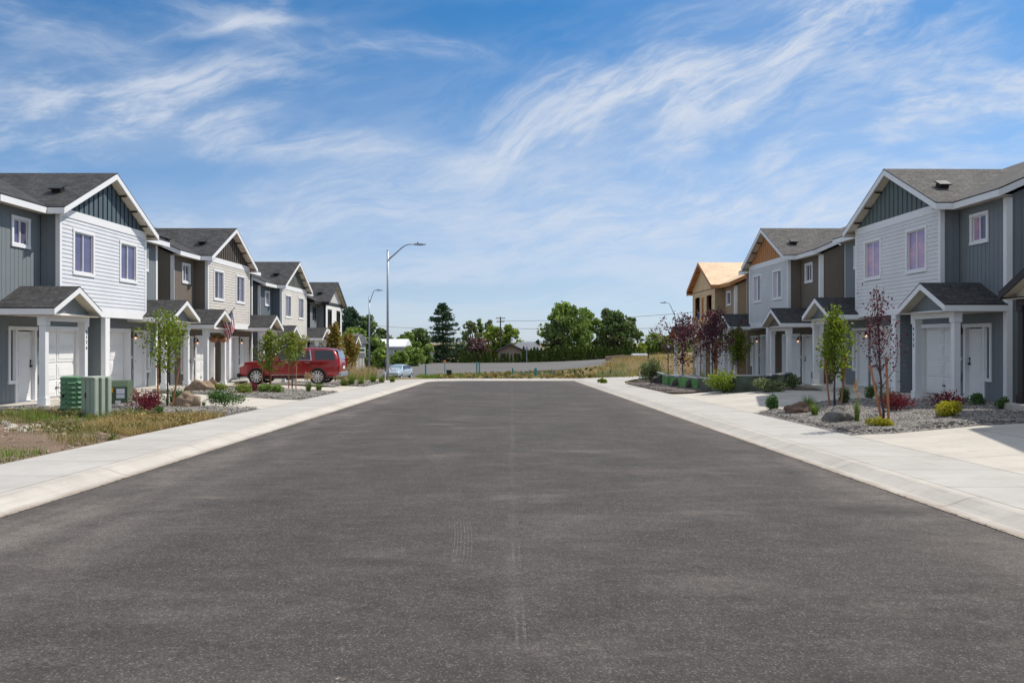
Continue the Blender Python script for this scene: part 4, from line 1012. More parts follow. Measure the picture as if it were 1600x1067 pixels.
def blades(mb, rnd, rng, x, y, z, h, w, lean, dr=0.0):
    an = rng.random() * 6.283; dx, dy = math.cos(an), math.sin(an); wx, wy = -dy * w * .5, dx * w * .5; pr = None; segs = 3
    base_i = len(mb.v)
    for s in range(segs + 1):
        t = s / segs; o = lean * t * t; k = 1 - t * .92
        px, py, pz = x + dx * o, y + dy * o, z + h * t * (1 - .18 * t * lean / max(h, .01))
        mb.v += [(px - wx * k, py - wy * k, pz), (px + wx * k, py + wy * k, pz)]
    r = min(1, max(0, rng.gauss(.5 + dr, .22)))
    for s in range(segs):
        i = base_i + 2 * s; mb.f.append((i, i + 1, i + 3, i + 2)); mb.m.append(0); mb.uv.append(None); rnd.append(r)
def grass_tuft(loc, r, h, label, group=None, seed=1, n=130, lm='grass', plume=0, cat='ornamental grass', name='grass_clump', ph=1.0):
    rng = random.Random(seed); root = empty(name, loc, 0, label, cat, group); mb = MB(); rnd = []
    for _ in range(n):
        a = rng.random() * 6.283; q = r * .28 * math.sqrt(rng.random()); blades(mb, rnd, rng, math.cos(a) * q, math.sin(a) * q, -.02, h * rng.uniform(.6, 1.0), .014, r * rng.uniform(.2, 1.0))
    finish(mb, 'blades', L_[lm], root, rnd)
    if plume:
        mb = MB(); rnd = []
        for _ in range(plume):
            a = rng.random() * 6.283; q = r * rng.uniform(.1, .8); x0, y0 = math.cos(a) * q * .3, math.sin(a) * q * .3; x1, y1 = math.cos(a) * q, math.sin(a) * q; z1 = h * rng.uniform(1.1, 1.5) * ph
            blades(mb, rnd, rng, x0, y0, 0, z1 * .9, .006, q * .4)
            for _k in range(6): leaf(mb, Vector((x1 * rng.uniform(.6, 1), y1 * rng.uniform(.6, 1), z1 * rng.uniform(.78, 1.0))), .035, rng, rnd, 3.0, 0, d=Vector((0, 0, 1)))
        finish(mb, 'plumes', L_['plume'], root, rnd)
    return root
def boulder(loc, sx, sy, sz, label, m, seed=1, name='boulder', rz=0.0, group=None, cat='boulder', flat=0.0):
    import bmesh
    bm = bmesh.new(); bmesh.ops.create_icosphere(bm, subdivisions=4 if sx > .2 else 2, radius=1)
    for v in bm.verts:
        p = v.co.copy(); d = 0
        n1 = noise.noise(p * 1.1 + Vector((seed * 3.1, 0, 0))); n2 = noise.noise(p * 2.6 + Vector((0, seed * 2.3, 0))); n3 = noise.noise(p * 7 + Vector((seed, 1, 1)))
        cell = noise.voronoi(p * 1.4 + Vector((seed, seed, 0)))[0][0]
        v.co = p * (1 + .30 * n1 + .16 * n2 + .05 * n3 - .22 * cell)
        v.co.x *= sx; v.co.y *= sy; v.co.z = v.co.z * sz
        if v.co.z < -sz * .35: v.co.z = -sz * .35
    me = bpy.data.meshes.new(name); bm.to_mesh(me); bm.free(); me.materials.append(m)
    for p in me.polygons: p.use_smooth = sx > .2
    o = bpy.data.objects.new(name, me); col.objects.link(o); o.location = (loc[0], loc[1], loc[2] + sz * .22); o.rotation_euler = (0, 0, rz); tag(o, label, cat, group); return o
ROCK = {'tan': m_rock('tan_rock', (0.20, 0.14, 0.09), (0.36, 0.27, 0.19)), 'brown': m_rock('brown_rock', (0.11, 0.06, 0.045), (0.22, 0.14, 0.10)), 'grey': m_rock('grey_rock', (0.10, 0.095, 0.09), (0.22, 0.205, 0.19)),
        'pale': m_rock('pale_rock', (0.38, 0.35, 0.30), (0.58, 0.54, 0.48)), 'basalt': m_rock('dark_rock', (0.035, 0.03, 0.03), (0.09, 0.075, 0.07))}
def stake(p0, p1, label, r=0.026):
    mb = MB(); p0 = Vector(p0); p1 = Vector(p1); mb.tube([p0, p0.lerp(p1, .5), p1], [r, r * .97, r * .93], 9); tag(mb.build('tree_stake', M['stake'], smooth=False), label, 'tree stake', 'wooden stakes holding young trees')

# ---- right hand beds
def R_(px, py): return hit(px, py)
YT = 'young trees planted in the front beds'
p = R_(1381, 666); young_tree(p, 3.15, 'slender purple leaved plum tree between two stakes in the near right gravel bed', 'plum', YT, 11, spread=.62, n=880, ls=.046, nl=12, bark='barkp', low=.27, lean=(-.18, 0), rise=2.1)
stake((p[0] - .03, p[1] - .08, p[2] - .1), (p[0] - .30, p[1], p[2] + 1.33), 'leaning wooden stake on the left side of the purple plum tree'); stake((p[0] + .10, p[1] - .03, p[2] - .1), (p[0] + .05, p[1], p[2] + 1.50), 'upright wooden stake on the right side of the purple plum tree')
p = R_(1304, 636); young_tree(p, 2.85, 'young fresh green tree between stakes in the right gravel bed behind the dark boulder', 'maple', YT, 21, spread=.60, n=2100, ls=.066, nl=15, low=.30, rise=1.6)
stake((p[0] - .12, p[1], p[2] - .1), (p[0] - .28, p[1], p[2] + 1.35), 'left stake of the green tree in the right gravel bed'); stake((p[0] + .16, p[1], p[2] - .1), (p[0] + .33, p[1], p[2] + 1.40), 'right stake of the green tree in the right gravel bed')
p = R_(1153, 596); young_tree(p, 3.0, 'bright yellow green young tree above the low wall on the right', 'maple', YT, 31, spread=.95, n=2600, ls=.08, nl=20, low=.24, rise=1.3); stake((p[0] + .03, p[1] - .1, p[2] - .1), (p[0] + .03, p[1] - .1, p[2] + 1.1), 'stake in front of the yellow green tree behind the low wall', .035)
p = R_(1067, 598); young_tree(p, 3.5, 'farthest purple leaved tree on the right by the end of the street', 'plum', YT, 41, spread=1.45, n=2300, ls=.08, nl=24, bark='barkp', low=.16, rise=.75); 
p = R_(1113, 597); young_tree(p, 3.75, 'tall purple leaved tree in front of the unfinished wooden house', 'plum', YT, 51, spread=1.25, n=2300, ls=.08, nl=24, bark='barkp', low=.18, rise=.9)
SG = 'small shrubs in the gravel beds'
shrub(R_(1484, 655), .36, .42, 'yellow', 'larger golden shrub at the driveway edge of the near right bed', SG, 1, 1500, .045)
shrub(R_(1377, 669), .24, .26, 'yellow', 'small golden shrub in front of the staked plum tree', SG, 2, 800, .038)
shrub(R_(1483, 641), .42, .34, 'red', 'sprawling crimson shrub in front of the white garage door on the right', SG, 3, 420, .05, .8)
shrub(R_(1396, 645), .40, .38, 'red', 'crimson shrub right behind the plum tree', SG, 4, 480, .05, .7)
shrub(R_(1392, 636), .34, .42, 'sage', 'dull olive shrub behind the plum tree trunk', SG, 5, 600, .05)
shrub(R_(1524, 637), .24, .42, 'shrub', 'upright dark green shrub in front of the right front door', SG, 6, 520, .05)
shrub(R_(1569, 641), .22, .38, 'shrub', 'dark green shrub nearest the right photo edge beside the black post', SG, 7, 460, .05)
shrub(R_(1206, 642), .24, .50, 'shrub', 'upright leafy shrub at the left tip of the near right bed', SG, 8, 700, .05)
shrub(R_(1362, 624), .26, .50, 'dark', 'dark evergreen shrub in the shade beside the right driveway', SG, 9, 500, .05)
shrub(R_(1239, 609), .30, .66, 'dark', 'conical dark evergreen beside the porch post across the right driveway', SG, 10, 700, .055)
shrub(R_(1197, 613), .60, .62, 'sage', 'yellow green shrub at the right end of the dark low wall', SG, 12, 1100, .07)
shrub(R_(1131, 614), .62, .72, 'lime', 'bushy lime green shrub in front of the low wall', SG, 13, 1500, .08, .5)
shrub(R_(1017, 598), .66, 1.20, 'sage', 'rounded grey green bush at the street corner on the right', SG, 14, 1500, .09, .6)
shrub(R_(940, 598.5), .24, .28, 'lime', 'tiny lime green shrub at the far pavement corner', SG, 15, 380, .09)
shrub(R_(1320, 633), .2, .5, 'shrub', 'narrow shrub behind the staked green tree', SG, 16, 460, .05)
OG = 'ornamental grasses in the beds'
grass_tuft(R_(1263, 644), .34, .55, 'bright green grass clump behind the brown boulder', OG, 1, 260)
grass_tuft(R_(1273, 652), .24, .46, 'green grass clump leaning over the right end of the brown boulder', OG, 2, 170)
grass_tuft(R_(1339, 662), .16, .70, 'thin wispy upright grass right of the dark boulder', OG, 3, 80, plume=6)
grass_tuft(R_(1098, 602), .25, .9, 'narrow upright grass at the low green wall', OG, 4, 80, 'lime')
BG = 'boulders in the gravel beds'
boulder(R_(1251, 646), .46, .30, .26, 'long low reddish brown boulder in the near right bed', ROCK['brown'], 1, group=BG)
boulder(R_(1313, 661), .36, .34, .34, 'rough dark grey boulder in the near right bed', ROCK['grey'], 5, group=BG)
boulder(R_(1484, 647), .30, .22, .14, 'low grey brown rock behind the larger golden shrub', ROCK['grey'], 7, group=BG)
# low garden wall with green planted face and rocks against it
def low_wall():
    root = empty('garden_wall', (0, 0, 0), 0, 'low curved garden wall with a green and grey face and pale coping on the right', 'low wall')
    P = [(1028, 597), (1046, 603), (1062, 606), (1090, 609), (1110, 611), (1150, 614), (1200, 611), (1238, 606)]
    pts = [Vector(hit(*q)) for q in P]
    g = paint('green_wall_face', (0.10, 0.26, 0.07), 0.7, 0.35, 2.5); d = paint('dark_wall_face', (0.055, 0.075, 0.055), 0.5, 0.6, 2.2); c = paint('coping', (0.22, 0.24, 0.25), 0.7)
    for i, (a, b) in enumerate(zip(pts, pts[1:])):
        h = .62
        n = Vector((b.y - a.y, a.x - b.x, 0)).normalized() * .12
        if n.y < 0: n = -n
        za, zb = a.z, b.z; top = (max(za, zb) + .55) if i > 3 else max(za, zb) + .45
        mb = MB(); mb.prism([(a.x, a.y, za - .2), (b.x, b.y, zb - .2), (b.x, b.y, top), (a.x, a.y, top)], n); mb.build('wall_panel', g if i < 3 else d, root, recalc=True)
        mb = MB(); q = n * 1.25; e = n * -.12; mb.prism([(a.x + e.x, a.y + e.y, top + .002), (b.x + e.x, b.y + e.y, top + .002), (b.x + q.x, b.y + q.y, top + .002), (a.x + q.x, a.y + q.y, top + .002)], (0, 0, .06)); mb.build('coping', c, root, recalc=True)
low_wall()
for i, (px, py, s, lb) in enumerate(((1030, 600.5, .42, 'leftmost dark wedge shaped rock against the green garden wall'), (1063, 605, .42, 'middle dark wedge shaped rock against the green garden wall'), (1087, 607, .42, 'dark wedge shaped rock where the green wall face turns grey'))):
    boulder(R_(px, py), s * 1.1, s * .5, s * .95, lb, ROCK['basalt'], 20 + i, group=BG)
# ---- left hand beds
p = R_(262, 638); young_tree(p, 2.9, 'fresh green staked tree at the left kerbside bed beside the red shrub', 'maple', YT, 61, spread=1.0, n=1700, ls=.062, nl=16, low=.34, rise=.95)
stake((p[0] - .22, p[1] - .1, p[2] - .1), (p[0] - .30, p[1], p[2] + 1.40), 'left reddish stake of the near left green tree'); stake((p[0] + .12, p[1] - .05, p[2] - .1), (p[0] + .38, p[1], p[2] + 1.45), 'right leaning stake of the near left green tree')
p = R_(421, 606); young_tree(p, 2.75, 'orange tipped green young tree in front of the red car front wheel', 'mix', YT, 71, spread=.85, n=1700, ls=.085, nl=16, low=.22, rise=1.3)
stake((p[0] - .3, p[1] - .1, p[2] - .1), (p[0] - .3, p[1], p[2] + 1.35), 'left stake of the tree before the red car bonnet'); stake((p[0] + .08, p[1] - .1, p[2] - .1), (p[0] + .08, p[1], p[2] + 1.0), 'right stake of the tree before the red car bonnet')
p = R_(457, 607); young_tree(p, 2.65, 'green young tree in front of the red car doors', 'mix', YT, 81, spread=.9, n=1700, ls=.085, nl=16, low=.40, rise=1.0)
stake((p[0] - .15, p[1] - .1, p[2] - .1), (p[0] - .15, p[1], p[2] + 1.3), 'left stake of the tree before the red car doors'); stake((p[0] + .18, p[1] - .1, p[2] - .1), (p[0] + .18, p[1], p[2] + 1.2), 'right stake of the tree before the red car doors')
def lx(px, y): return (at(px, y), y, T(at(px, y), y))
young_tree(lx(524, 50), 3.7, 'orange autumn tinged young tree beyond the tail of the red car', 'autumn', YT, 91, spread=.6, n=2200, ls=.12, nl=18, low=.2, rise=1.5)
young_tree(lx(545, 54), 3.1, 'yellow green and rust coloured tree between the red car and the far lamp post', 'autumn', YT, 95, spread=.8, n=2200, ls=.12, nl=18, low=.2, rise=1.2)
shrub(R_(227, 643), .42, .50, 'red', 'crimson barberry shrub beside the green utility transformer', SG, 31, 1300, .045, .45)
shrub(R_(274, 636), .40, .46, 'shrub', 'spreading dark green juniper behind the near left staked tree', SG, 32, 800, .05, .5)
shrub(R_(351, 635), .42, .42, 'shrub', 'spiky green juniper at the tip of the near left bed', SG, 33, 800, .055, .7)
shrub(R_(249, 649), .18, .26, 'shrub', 'small green weed bush at the foot of the near left stakes', SG, 34, 300, .045)
shrub(R_(380, 616), .42, .44, 'mix', 'green shrub with red tips in the second left bed', SG, 35, 900, .06)
shrub(R_(395, 613), .26, .40, 'red', 'reddish shrub beside the red tipped green shrub in the second left bed', SG, 36, 500, .05)
shrub(R_(411, 615), .34, .42, 'mid', 'leafy green shrub left of the pair below the red car', SG, 37, 800, .06)
shrub(R_(432, 615), .36, .42, 'mid', 'leafy green shrub right of the pair below the red car', SG, 38, 800, .06)
shrub(R_(343, 611), .34, .36, 'mix', 'low orange green shrub beside the tan boulder', SG, 39, 600, .06)
grass_tuft(R_(299, 637), .14, .2, 'small green tuft in front of the round tan boulder', OG, 5, 90)
grass_tuft(R_(318, 634), .16, .22, 'small green tuft right of the round tan boulder', OG, 6, 90)
grass_tuft(R_(482, 614), .30, .62, 'tall plumed grass in front of the red car rear wheel', OG, 7, 220, 'grass', 34)
grass_tuft(R_(498, 612), .36, .52, 'green fountain grass below the red car rear bumper', OG, 8, 260, 'grass', 4)
for i, (px, py, h, pl, lb) in enumerate(((549, 603, .85, 3, 'dark green upright grass behind the red car'), (564, 602, .6, 3, 'short green grass clump near the far left bed'), (583, 599, .7, 5, 'pale green grass clump at the far left pavement edge'), (596, 598, .6, 4, 'low green grass clump left of the tall lamp post'), (613, 597, .55, 2, 'green grass clump at the foot of the tall lamp post'), (538, 603, .5, 0, 'grass clump just behind the red car bumper'))):
    grass_tuft(R_(px, py), .5, h, lb, OG, 40 + i, 240, 'grass', pl * 3)
boulder(R_(294, 638), .42, .30, .42, 'rounded tan boulder in the near left gravel bed', ROCK['tan'], 9, group=BG)
boulder(R_(206, 628), .26, .22, .36, 'blocky brown boulder behind the green transformer', ROCK['brown'], 12, group=BG)
boulder(R_(314, 612), .62, .4, .40, 'long tan boulder at the second left bed corner', ROCK['tan'], 15, group=BG)
boulder(R_(332, 604), .2, .2, .36, 'small upright brown rock beside the long tan boulder', ROCK['brown'], 16, group=BG)
boulder(R_(541, 602), .4, .3, .32, 'pale tan boulder behind the red car', ROCK['tan'], 18, group=BG)
# flat edging slabs
for (px, py, w, lb) in ((150 + 44, 640, .55, 'pale concrete slab beside the green transformer'), (281, 646, .9, 'thin grey stone slab edging the near left gravel bed'), (262, 651, .35, 'short grey stone slab in the dry weeds')):
    q = R_(px, py); mb = MB(); mb.box(-w / 2, -.14, -.03, w / 2, .14, .05); o = mb.build('stone_slab', ROCK['pale'], bevel=.012); o.location = q; o.rotation_euler = (0, 0, .1); tag(o, lb, 'stone slab')

# ---- loose stones in the gravel beds (uncountable) and weeds
def inside_poly(poly, x, y):
    c = False; n = len(poly)
    for i in range(n):
        a, b = poly[i], poly[i - 1]
        if (a[1] > y) != (b[1] > y) and x < (b[0] - a[0]) * (y - a[1]) / (b[1] - a[1]) + a[0]: c = not c
    return c
def stones(poly, n, s, seed, lb, cols=('sg1', 'sg2', 'sg3'), oz=.05):
    rng = random.Random(seed); mb = MB(); x0 = min(p[0] for p in poly); x1 = max(p[0] for p in poly); y0 = min(p[1] for p in poly); y1 = max(p[1] for p in poly); k = 0
    ico = [(0, 0, 1), (.9, 0, .4), (.28, .85, .4), (-.72, .53, .4), (-.72, -.53, .4), (.28, -.85, .4)]
    while k < n:
        x, y = rng.uniform(x0, x1), rng.uniform(y0, y1)
        if not inside_poly(poly, x, y): continue
        k += 1; z = T(x, y) + oz + (noise.noise(Vector((x * 1.3, y * 1.3, 3))) + .6) * .05 - .02; q = s * rng.uniform(.55, 1.5); a = rng.random() * 6.283; ca, sa = math.cos(a), math.sin(a); b = len(mb.v); mi = rng.choice((0, 0, 1, 1, 2)); sx, sy, sz = rng.uniform(.7, 1.3), rng.uniform(.6, 1), rng.uniform(.5, .9)
        for (px, py, pz) in ico:
            px = px * sx * q; py = py * sy * q; mb.v.append((x + px * ca - py * sa, y + px * sa + py * ca, z + pz * sz * q - q * .3))
        for j in range(5): mb.f.append((b, b + 1 + j, b + 1 + (j + 1) % 5)); mb.m.append(mi); mb.uv.append(None)
        base_ring = len(mb.v)
        for j in range(5): p = mb.v[b + 1 + j]; mb.v.append((p[0], p[1], z - q * .5))
        for j in range(5): j2 = (j + 1) % 5; mb.f.append((b + 1 + j, base_ring + j, base_ring + j2, b + 1 + j2)); mb.m.append(mi); mb.uv.append(None)
    o = mb.build('gravel', [M[c] for c in cols]); tag(o, lb, 'gravel', kind='stuff')
M['sg1'] = paint('stone_grey', (0.19, 0.18, 0.165), .85, .3, 3); M['sg2'] = paint('stone_tan', (0.33, 0.30, 0.26), .85, .25, 3); M['sg3'] = paint('stone_dark', (0.06, 0.057, 0.057), .8, .3, 3); M['sg4'] = paint('stone_rose', (0.24, 0.18, 0.16), .85, .25, 3)
stones([(rx(RW, 16.62) + .1, 16.75), (15, 16.9), (15, 22.2), (13.6, 23.2), (13.4, 26), (9.2, 24.5), (rx(RW, 23.08) + .1, 22.9)], 19000, .026, 1, 'crushed grey and tan rock mulch filling the near right bed')
stones([(LW - .05, 21.7), (LW - .05, 24.7), (-11.2, 25.5), (-14.2, 25.3), (-14, 22.7), (-12.6, 21.8), (-9.2, 22.2)], 8000, .026, 2, 'crushed grey rock mulch of the near left bed')
stones([(LW - .05, 29.7), (LW - .05, 36.1), (-13.4, 37.6), (-13.8, 31.4)], 8000, .032, 3, 'crushed rock mulch of the second left bed')
stones([(rx(RW, 36.2) + .05, 36.3), (rx(RW, 46.5) + .05, 46.3), (7.6, 48), (10, 47), (10, 36.0)], 8000, .036, 4, 'rose grey rock mulch along the curved right bed', ('sg1', 'sg4', 'sg3'))
stones([(LW - .05, 42.3), (LW - .05, 49.4), (-11, 49.6), (-10, 43.8)], 2500, .045, 5, 'crushed rock mulch of the third left bed')

V0 = [(LW, 2), (LW, 21.5), (-9.2, 22.0), (-12.6, 21.6), (-16.5, 21.4), (-18, 10), (-12, 2)]
M['sg5'] = paint('dirt_stone', (0.26, 0.20, 0.15), .9, .3, 3); M['sg6'] = paint('dirt_clod', (0.17, 0.12, 0.085), .9, .3, 3)
stones(V0, 7000, .022, 6, 'small stones and clods scattered over the bare dirt verge', ('sg5', 'sg6', 'sg2'), .02)
def weeds(poly, n, h, seed, lb, lm, w=.012, cl=0.5, name='weeds', thr=None, lean=.6):
    rng = random.Random(seed); mb = MB(); rnd = []; x0 = min(p[0] for p in poly); x1 = max(p[0] for p in poly); y0 = min(p[1] for p in poly); y1 = max(p[1] for p in poly); k = 0; tries = 0
    while k < n and tries < n * 30:
        tries += 1; x, y = rng.uniform(x0, x1), rng.uniform(y0, y1)
        if not inside_poly(poly, x, y): continue
        q = noise.noise(Vector((x * cl, y * cl, seed)))
        if thr is not None and q < thr + rng.gauss(0, .08): continue
        k += 1; hh = h * rng.uniform(.4, 1.1) * (1 + .8 * q)
        blades(mb, rnd, rng, x, y, T(x, y) - .03, hh, w, hh * rng.uniform(.1, lean), q * .5)
    o = finish(mb, name, L_[lm], None, rnd); tag(o, lb, 'grass', kind='stuff'); return o
V1 = [(LW, 14.2), (LW, 21.9), (-9.2, 22.0), (-12.6, 21.6), (-16.5, 21.4), (-16.5, 17.2), (-12, 17.6), (-9.3, 16.2)]
weeds(V1, 9000, .20, 1, 'dry straw and olive weeds in the left verge below the utility boxes', 'weed', .016, .9, thr=-.05)
def weed_clumps(poly, n, r, seed, lb, lm, ls=.035, cl=.6, thr=-.1):
    rng = random.Random(seed); mb = MB(); rnd = []; x0 = min(p[0] for p in poly); x1 = max(p[0] for p in poly); y0 = min(p[1] for p in poly); y1 = max(p[1] for p in poly); k = 0; tr = 0
    while k < n and tr < n * 30:
        tr += 1; x, y = rng.uniform(x0, x1), rng.uniform(y0, y1)
        if not inside_poly(poly, x, y) or noise.noise(Vector((x * cl, y * cl, seed))) < thr: continue
        k += 1; rr = r * rng.uniform(.5, 1.4); tone = rng.gauss(0, .22); z = T(x, y)
        for _ in range(int(34 * rr / r)):
            u = Vector((rng.gauss(0, .5), rng.gauss(0, .5), abs(rng.gauss(0, .55)))); leaf(mb, Vector((x, y, z)) + u * rr, ls * rng.uniform(.5, 1.3), rng, rnd, 2.2, .6); rnd[-1] = min(1, max(0, rnd[-1] + tone))
    tag(finish(mb, 'weeds', L_[lm], None, rnd), lb, 'weeds', kind='stuff')
weed_clumps([(LW, 15.6), (LW, 21.8), (-9.2, 22.0), (-12.6, 21.6), (-16.5, 21.4), (-16.5, 18.4), (-12, 18.0), (-9.3, 16.8)], 340, .11, 21, 'bushy olive and straw weeds in the left verge', 'weed', .038, thr=.02)
weed_clumps([(LW, 16.4), (LW, 21.6), (-9.6, 21.6), (-9.2, 17.6)], 260, .10, 22, 'bleached tan weeds beside the left pavement', 'dry', .036, thr=0)
weed_clumps([(-4.8, 57.0), (5.0, 57.2), (9.4, 78), (-7, 78)], 260, .15, 23, 'low tan and olive scrub beyond the end kerb', 'weed', .10, .25)
weed_clumps([(-4.8, 57.0), (5.0, 57.2), (7.4, 66), (-6, 66)], 150, .13, 24, 'bleached dry scrub beyond the end kerb', 'dry', .10, .25)
weeds([(LW, 16.4), (LW, 21.6), (-9.6, 21.6), (-9.2, 17.6)], 11000, .19, 2, 'straw coloured dry grass by the left pavement', 'dry', .014, .8, thr=-.1)
weeds([(-17, 18.6), (-17, 21.0), (-9.2, 21.6), (-9.5, 18.6)], 4500, .22, 3, 'green weeds around the utility boxes', 'grass', .018, .9, thr=.02)
weeds([(LW, 11.2), (LW, 13.6), (-11, 14.0), (-11, 11)], 3500, .12, 4, 'fresh green grass patch at the bottom left pavement edge', 'grass', .014, .7, thr=-.05)
weeds([(-9.3, 57.2), (-18, 60), (-22, 72), (-12.4, 72.5)], 5500, .75, 5, 'tall green and straw grass beyond the far left pavement', 'weed', .035, .3)
weeds([(-8.6, 50.5), (-9.1, 56), (-20, 70), (-22, 58), (-14.6, 56)], 2600, .85, 6, 'tall mixed grass beside the far left houses', 'grass', .035, .3)
weeds([(-9, 52), (-9, 56), (-16, 62), (-16, 57)], 1300, 1.25, 7, 'tall rust tipped grass behind the red car', 'plume', .03, .3)
weeds([(-4.8, 57.3), (5.0, 57.4), (9.4, 80), (-5, 80)], 6500, .15, 8, 'sparse dry weeds beyond the end kerb', 'dry', .03, .35, thr=.0)
weeds([(-6.2, 57.6), (-2, 57.6), (-2.5, 80), (-9.5, 80)], 3800, .30, 9, 'green weeds left of the bin at the end of the street', 'grass', .035, .3, thr=-.05)
weeds([(5.4, 60), (8.6, 60), (14, 68), (30, 84), (34, 120), (14, 112), (9.5, 86)], 15000, .55, 10, 'dry golden grass over the mound on the right', 'dry', .05, .14)
weeds([(6.0, 60), (8.6, 60), (15, 70), (22, 78), (10, 80)], 4500, .5, 11, 'grey green brush at the foot of the mound', 'sage', .04, .25, thr=-.05)
weeds([(9, 68), (14, 69), (24, 80), (12, 80)], 2600, .95, 12, 'taller brown seed grass in front of the mound', 'plume', .04, .2, thr=0)
# pale rocks strewn over the verge
rng = random.Random(77); k = 0
for (px0, px1, py0, py1, n) in ((0, 50, 640, 652, 14), (8, 75, 662, 676, 26), (78, 165, 668, 682, 12), (0, 12, 672, 678, 3), (200, 222, 660, 670, 5), (70, 100, 655, 668, 6)):
    for _ in range(n):
        q = hit(rng.uniform(px0, px1), rng.uniform(py0, py1)); s = rng.uniform(.04, .12)
        boulder(q, s * 1.2, s, s * .7, 'pale broken rock lying in the weedy dirt verge on the left', ROCK['pale' if rng.random() < .7 else 'tan'], int(rng.random() * 99), 'loose_rock', rng.random() * 6, 'pale rocks strewn over the left verge', 'rock')

# ---------------------------------------------------------------- utility boxes
def pedestal():
    q = hit(113, 647); root = empty('cable_pedestal', q, R(-20), 'green louvred utility pedestal, leftmost of the boxes by the left house', 'utility box')
    g = paint('green_plastic', (0.10, 0.22, 0.12), .5, .08, 3, grime=.1); mb = MB(); n = 8
    def ring(r, z): return [(math.cos(R(22.5 + 45 * i)) * r, math.sin(R(22.5 + 45 * i)) * r, z) for i in range(n)]
    mb.loft([ring(.33, -.02), ring(.32, .06), ring(.285, .10), ring(.285, .90), ring(.30, .91), ring(.30, .95), ring(.24, .975)]); mb.build('cabinet', g, root)
    for i in range(n):
        a = R(45 + 45 * i); 
        for k in range(6):
            lb = MB(); lb.prism([(.264, -.095, 0), (.264, .095, 0), (.305, .085, -.035), (.305, -.085, -.035)], (0, 0, -.012)); lb.xf(Matrix.Translation((0, 0, .84 - k * .125)) @ Matrix.Rotation(a, 4, 'Z')); lb.build('louvre', g, root, recalc=True)
    lb = MB(); lb.box(-.02, -.3, .42, .02, -.255, .52); lb.build('latch', M['iron'], root)
def cabinet():
    q = hit(152, 652); root = empty('telecom_cabinet', q, R(-32), 'pale grey green ribbed telecom cabinet between the louvred pedestal and the transformer', 'utility box')
    g = paint('grey_green_steel', (0.24, 0.31, 0.25), .45, .06, 3, grime=.1); w = paint('pale_green_steel', (0.40, 0.47, 0.39), .45, .05, 3)
    mb = MB(); mb.box(-.33, -.22, .06, .20, .22, .98); mb.build('housing', g, root, bevel=.01)
    mb = MB(); mb.prism([(-.36, -.25, .98), (.24, -.25, .98), (.24, .25, .98), (-.36, .25, .98)], (0, 0, .035)); mb.build('lid', w, root, bevel=.01, recalc=True)
    for x in (-.2, -.02): 
        d = MB(); d.box(x - .075, -.235, .12, x + .075, -.22, .92); d.build('door_panel', g, root, bevel=.004)
    for y in (-.17, .0, .17):
        r = MB(); r.box(.20, y - .045, .0, .26, y + .045, .98); r.build('corner_rib', w, root, bevel=.008)
    b = MB(); b.box(-.36, -.25, -.05, .28, .25, .06); b.build('base', w, root)
    l = MB(); l.box(-.115, -.26, .50, -.10, -.235, .62); l.build('handle', M['iron'], root)
def transformer():
    q = hit(184, 632); root = empty('transformer_box', q, R(12), 'olive green transformer box with orange and white warning stickers, right of the ribbed cabinet', 'utility box')
    g = paint('olive_green_steel', (0.085, 0.125, 0.075), .45, .08, 3); mb = MB()
    mb.loft([[(-.42, -.36, z0), (.42, -.36, z0), (.42, .36, z0), (-.42, .36, z0)] for z0 in (0.0, .58)] + [[(-.42, -.20, .76), (.42, -.20, .76), (.42, .36, .76), (-.42, .36, .76)]]); mb.build('housing', g, root, bevel=.012)
    d = MB(); d.box(-.37, -.375, .05, -.01, -.361, .56); d.build('door_panel', g, root, bevel=.004); d = MB(); d.box(.01, -.375, .05, .37, -.361, .56); d.build('door_panel', g, root, bevel=.004)
    def st(x0, z0, x1, z1, c, nm):
        s = MB(); s.box(x0, -.381, z0, x1, -.376, z1); s.build('sticker', paint(nm, c, .5), root)
    st(-.33, .40, -.06, .55, (.85, .42, .04), 'orange_sticker'); st(-.25, .16, -.10, .30, (.85, .42, .04), 'orange_sticker_low'); st(.05, .36, .33, .52, (.75, .75, .80), 'white_sticker'); st(.05, .22, .33, .34, (.70, .70, .74), 'white_sticker_low'); st(-.02 + .03, .06, .2, .15, (.8, .8, .8), 'small_sticker')
    b = MB(); b.box(-.55, -.5, -.1, .55, .5, .0); b.build('pad', M['walk'], root); root.scale = (.82, .9, .95)
pedestal(); cabinet(); transformer()
q = hit(137, 640); mb = MB(); mb.box(-.12, -.12, 0, .12, .12, .72); mb.box(-.14, -.14, .72, .14, .14, .76); o = mb.build('dark_pedestal', M['iron'], bevel=.01); o.location = (q[0] + .05, q[1] + .6, q[2]); tag(o, 'dark slim utility post hidden between the green boxes', 'utility box')

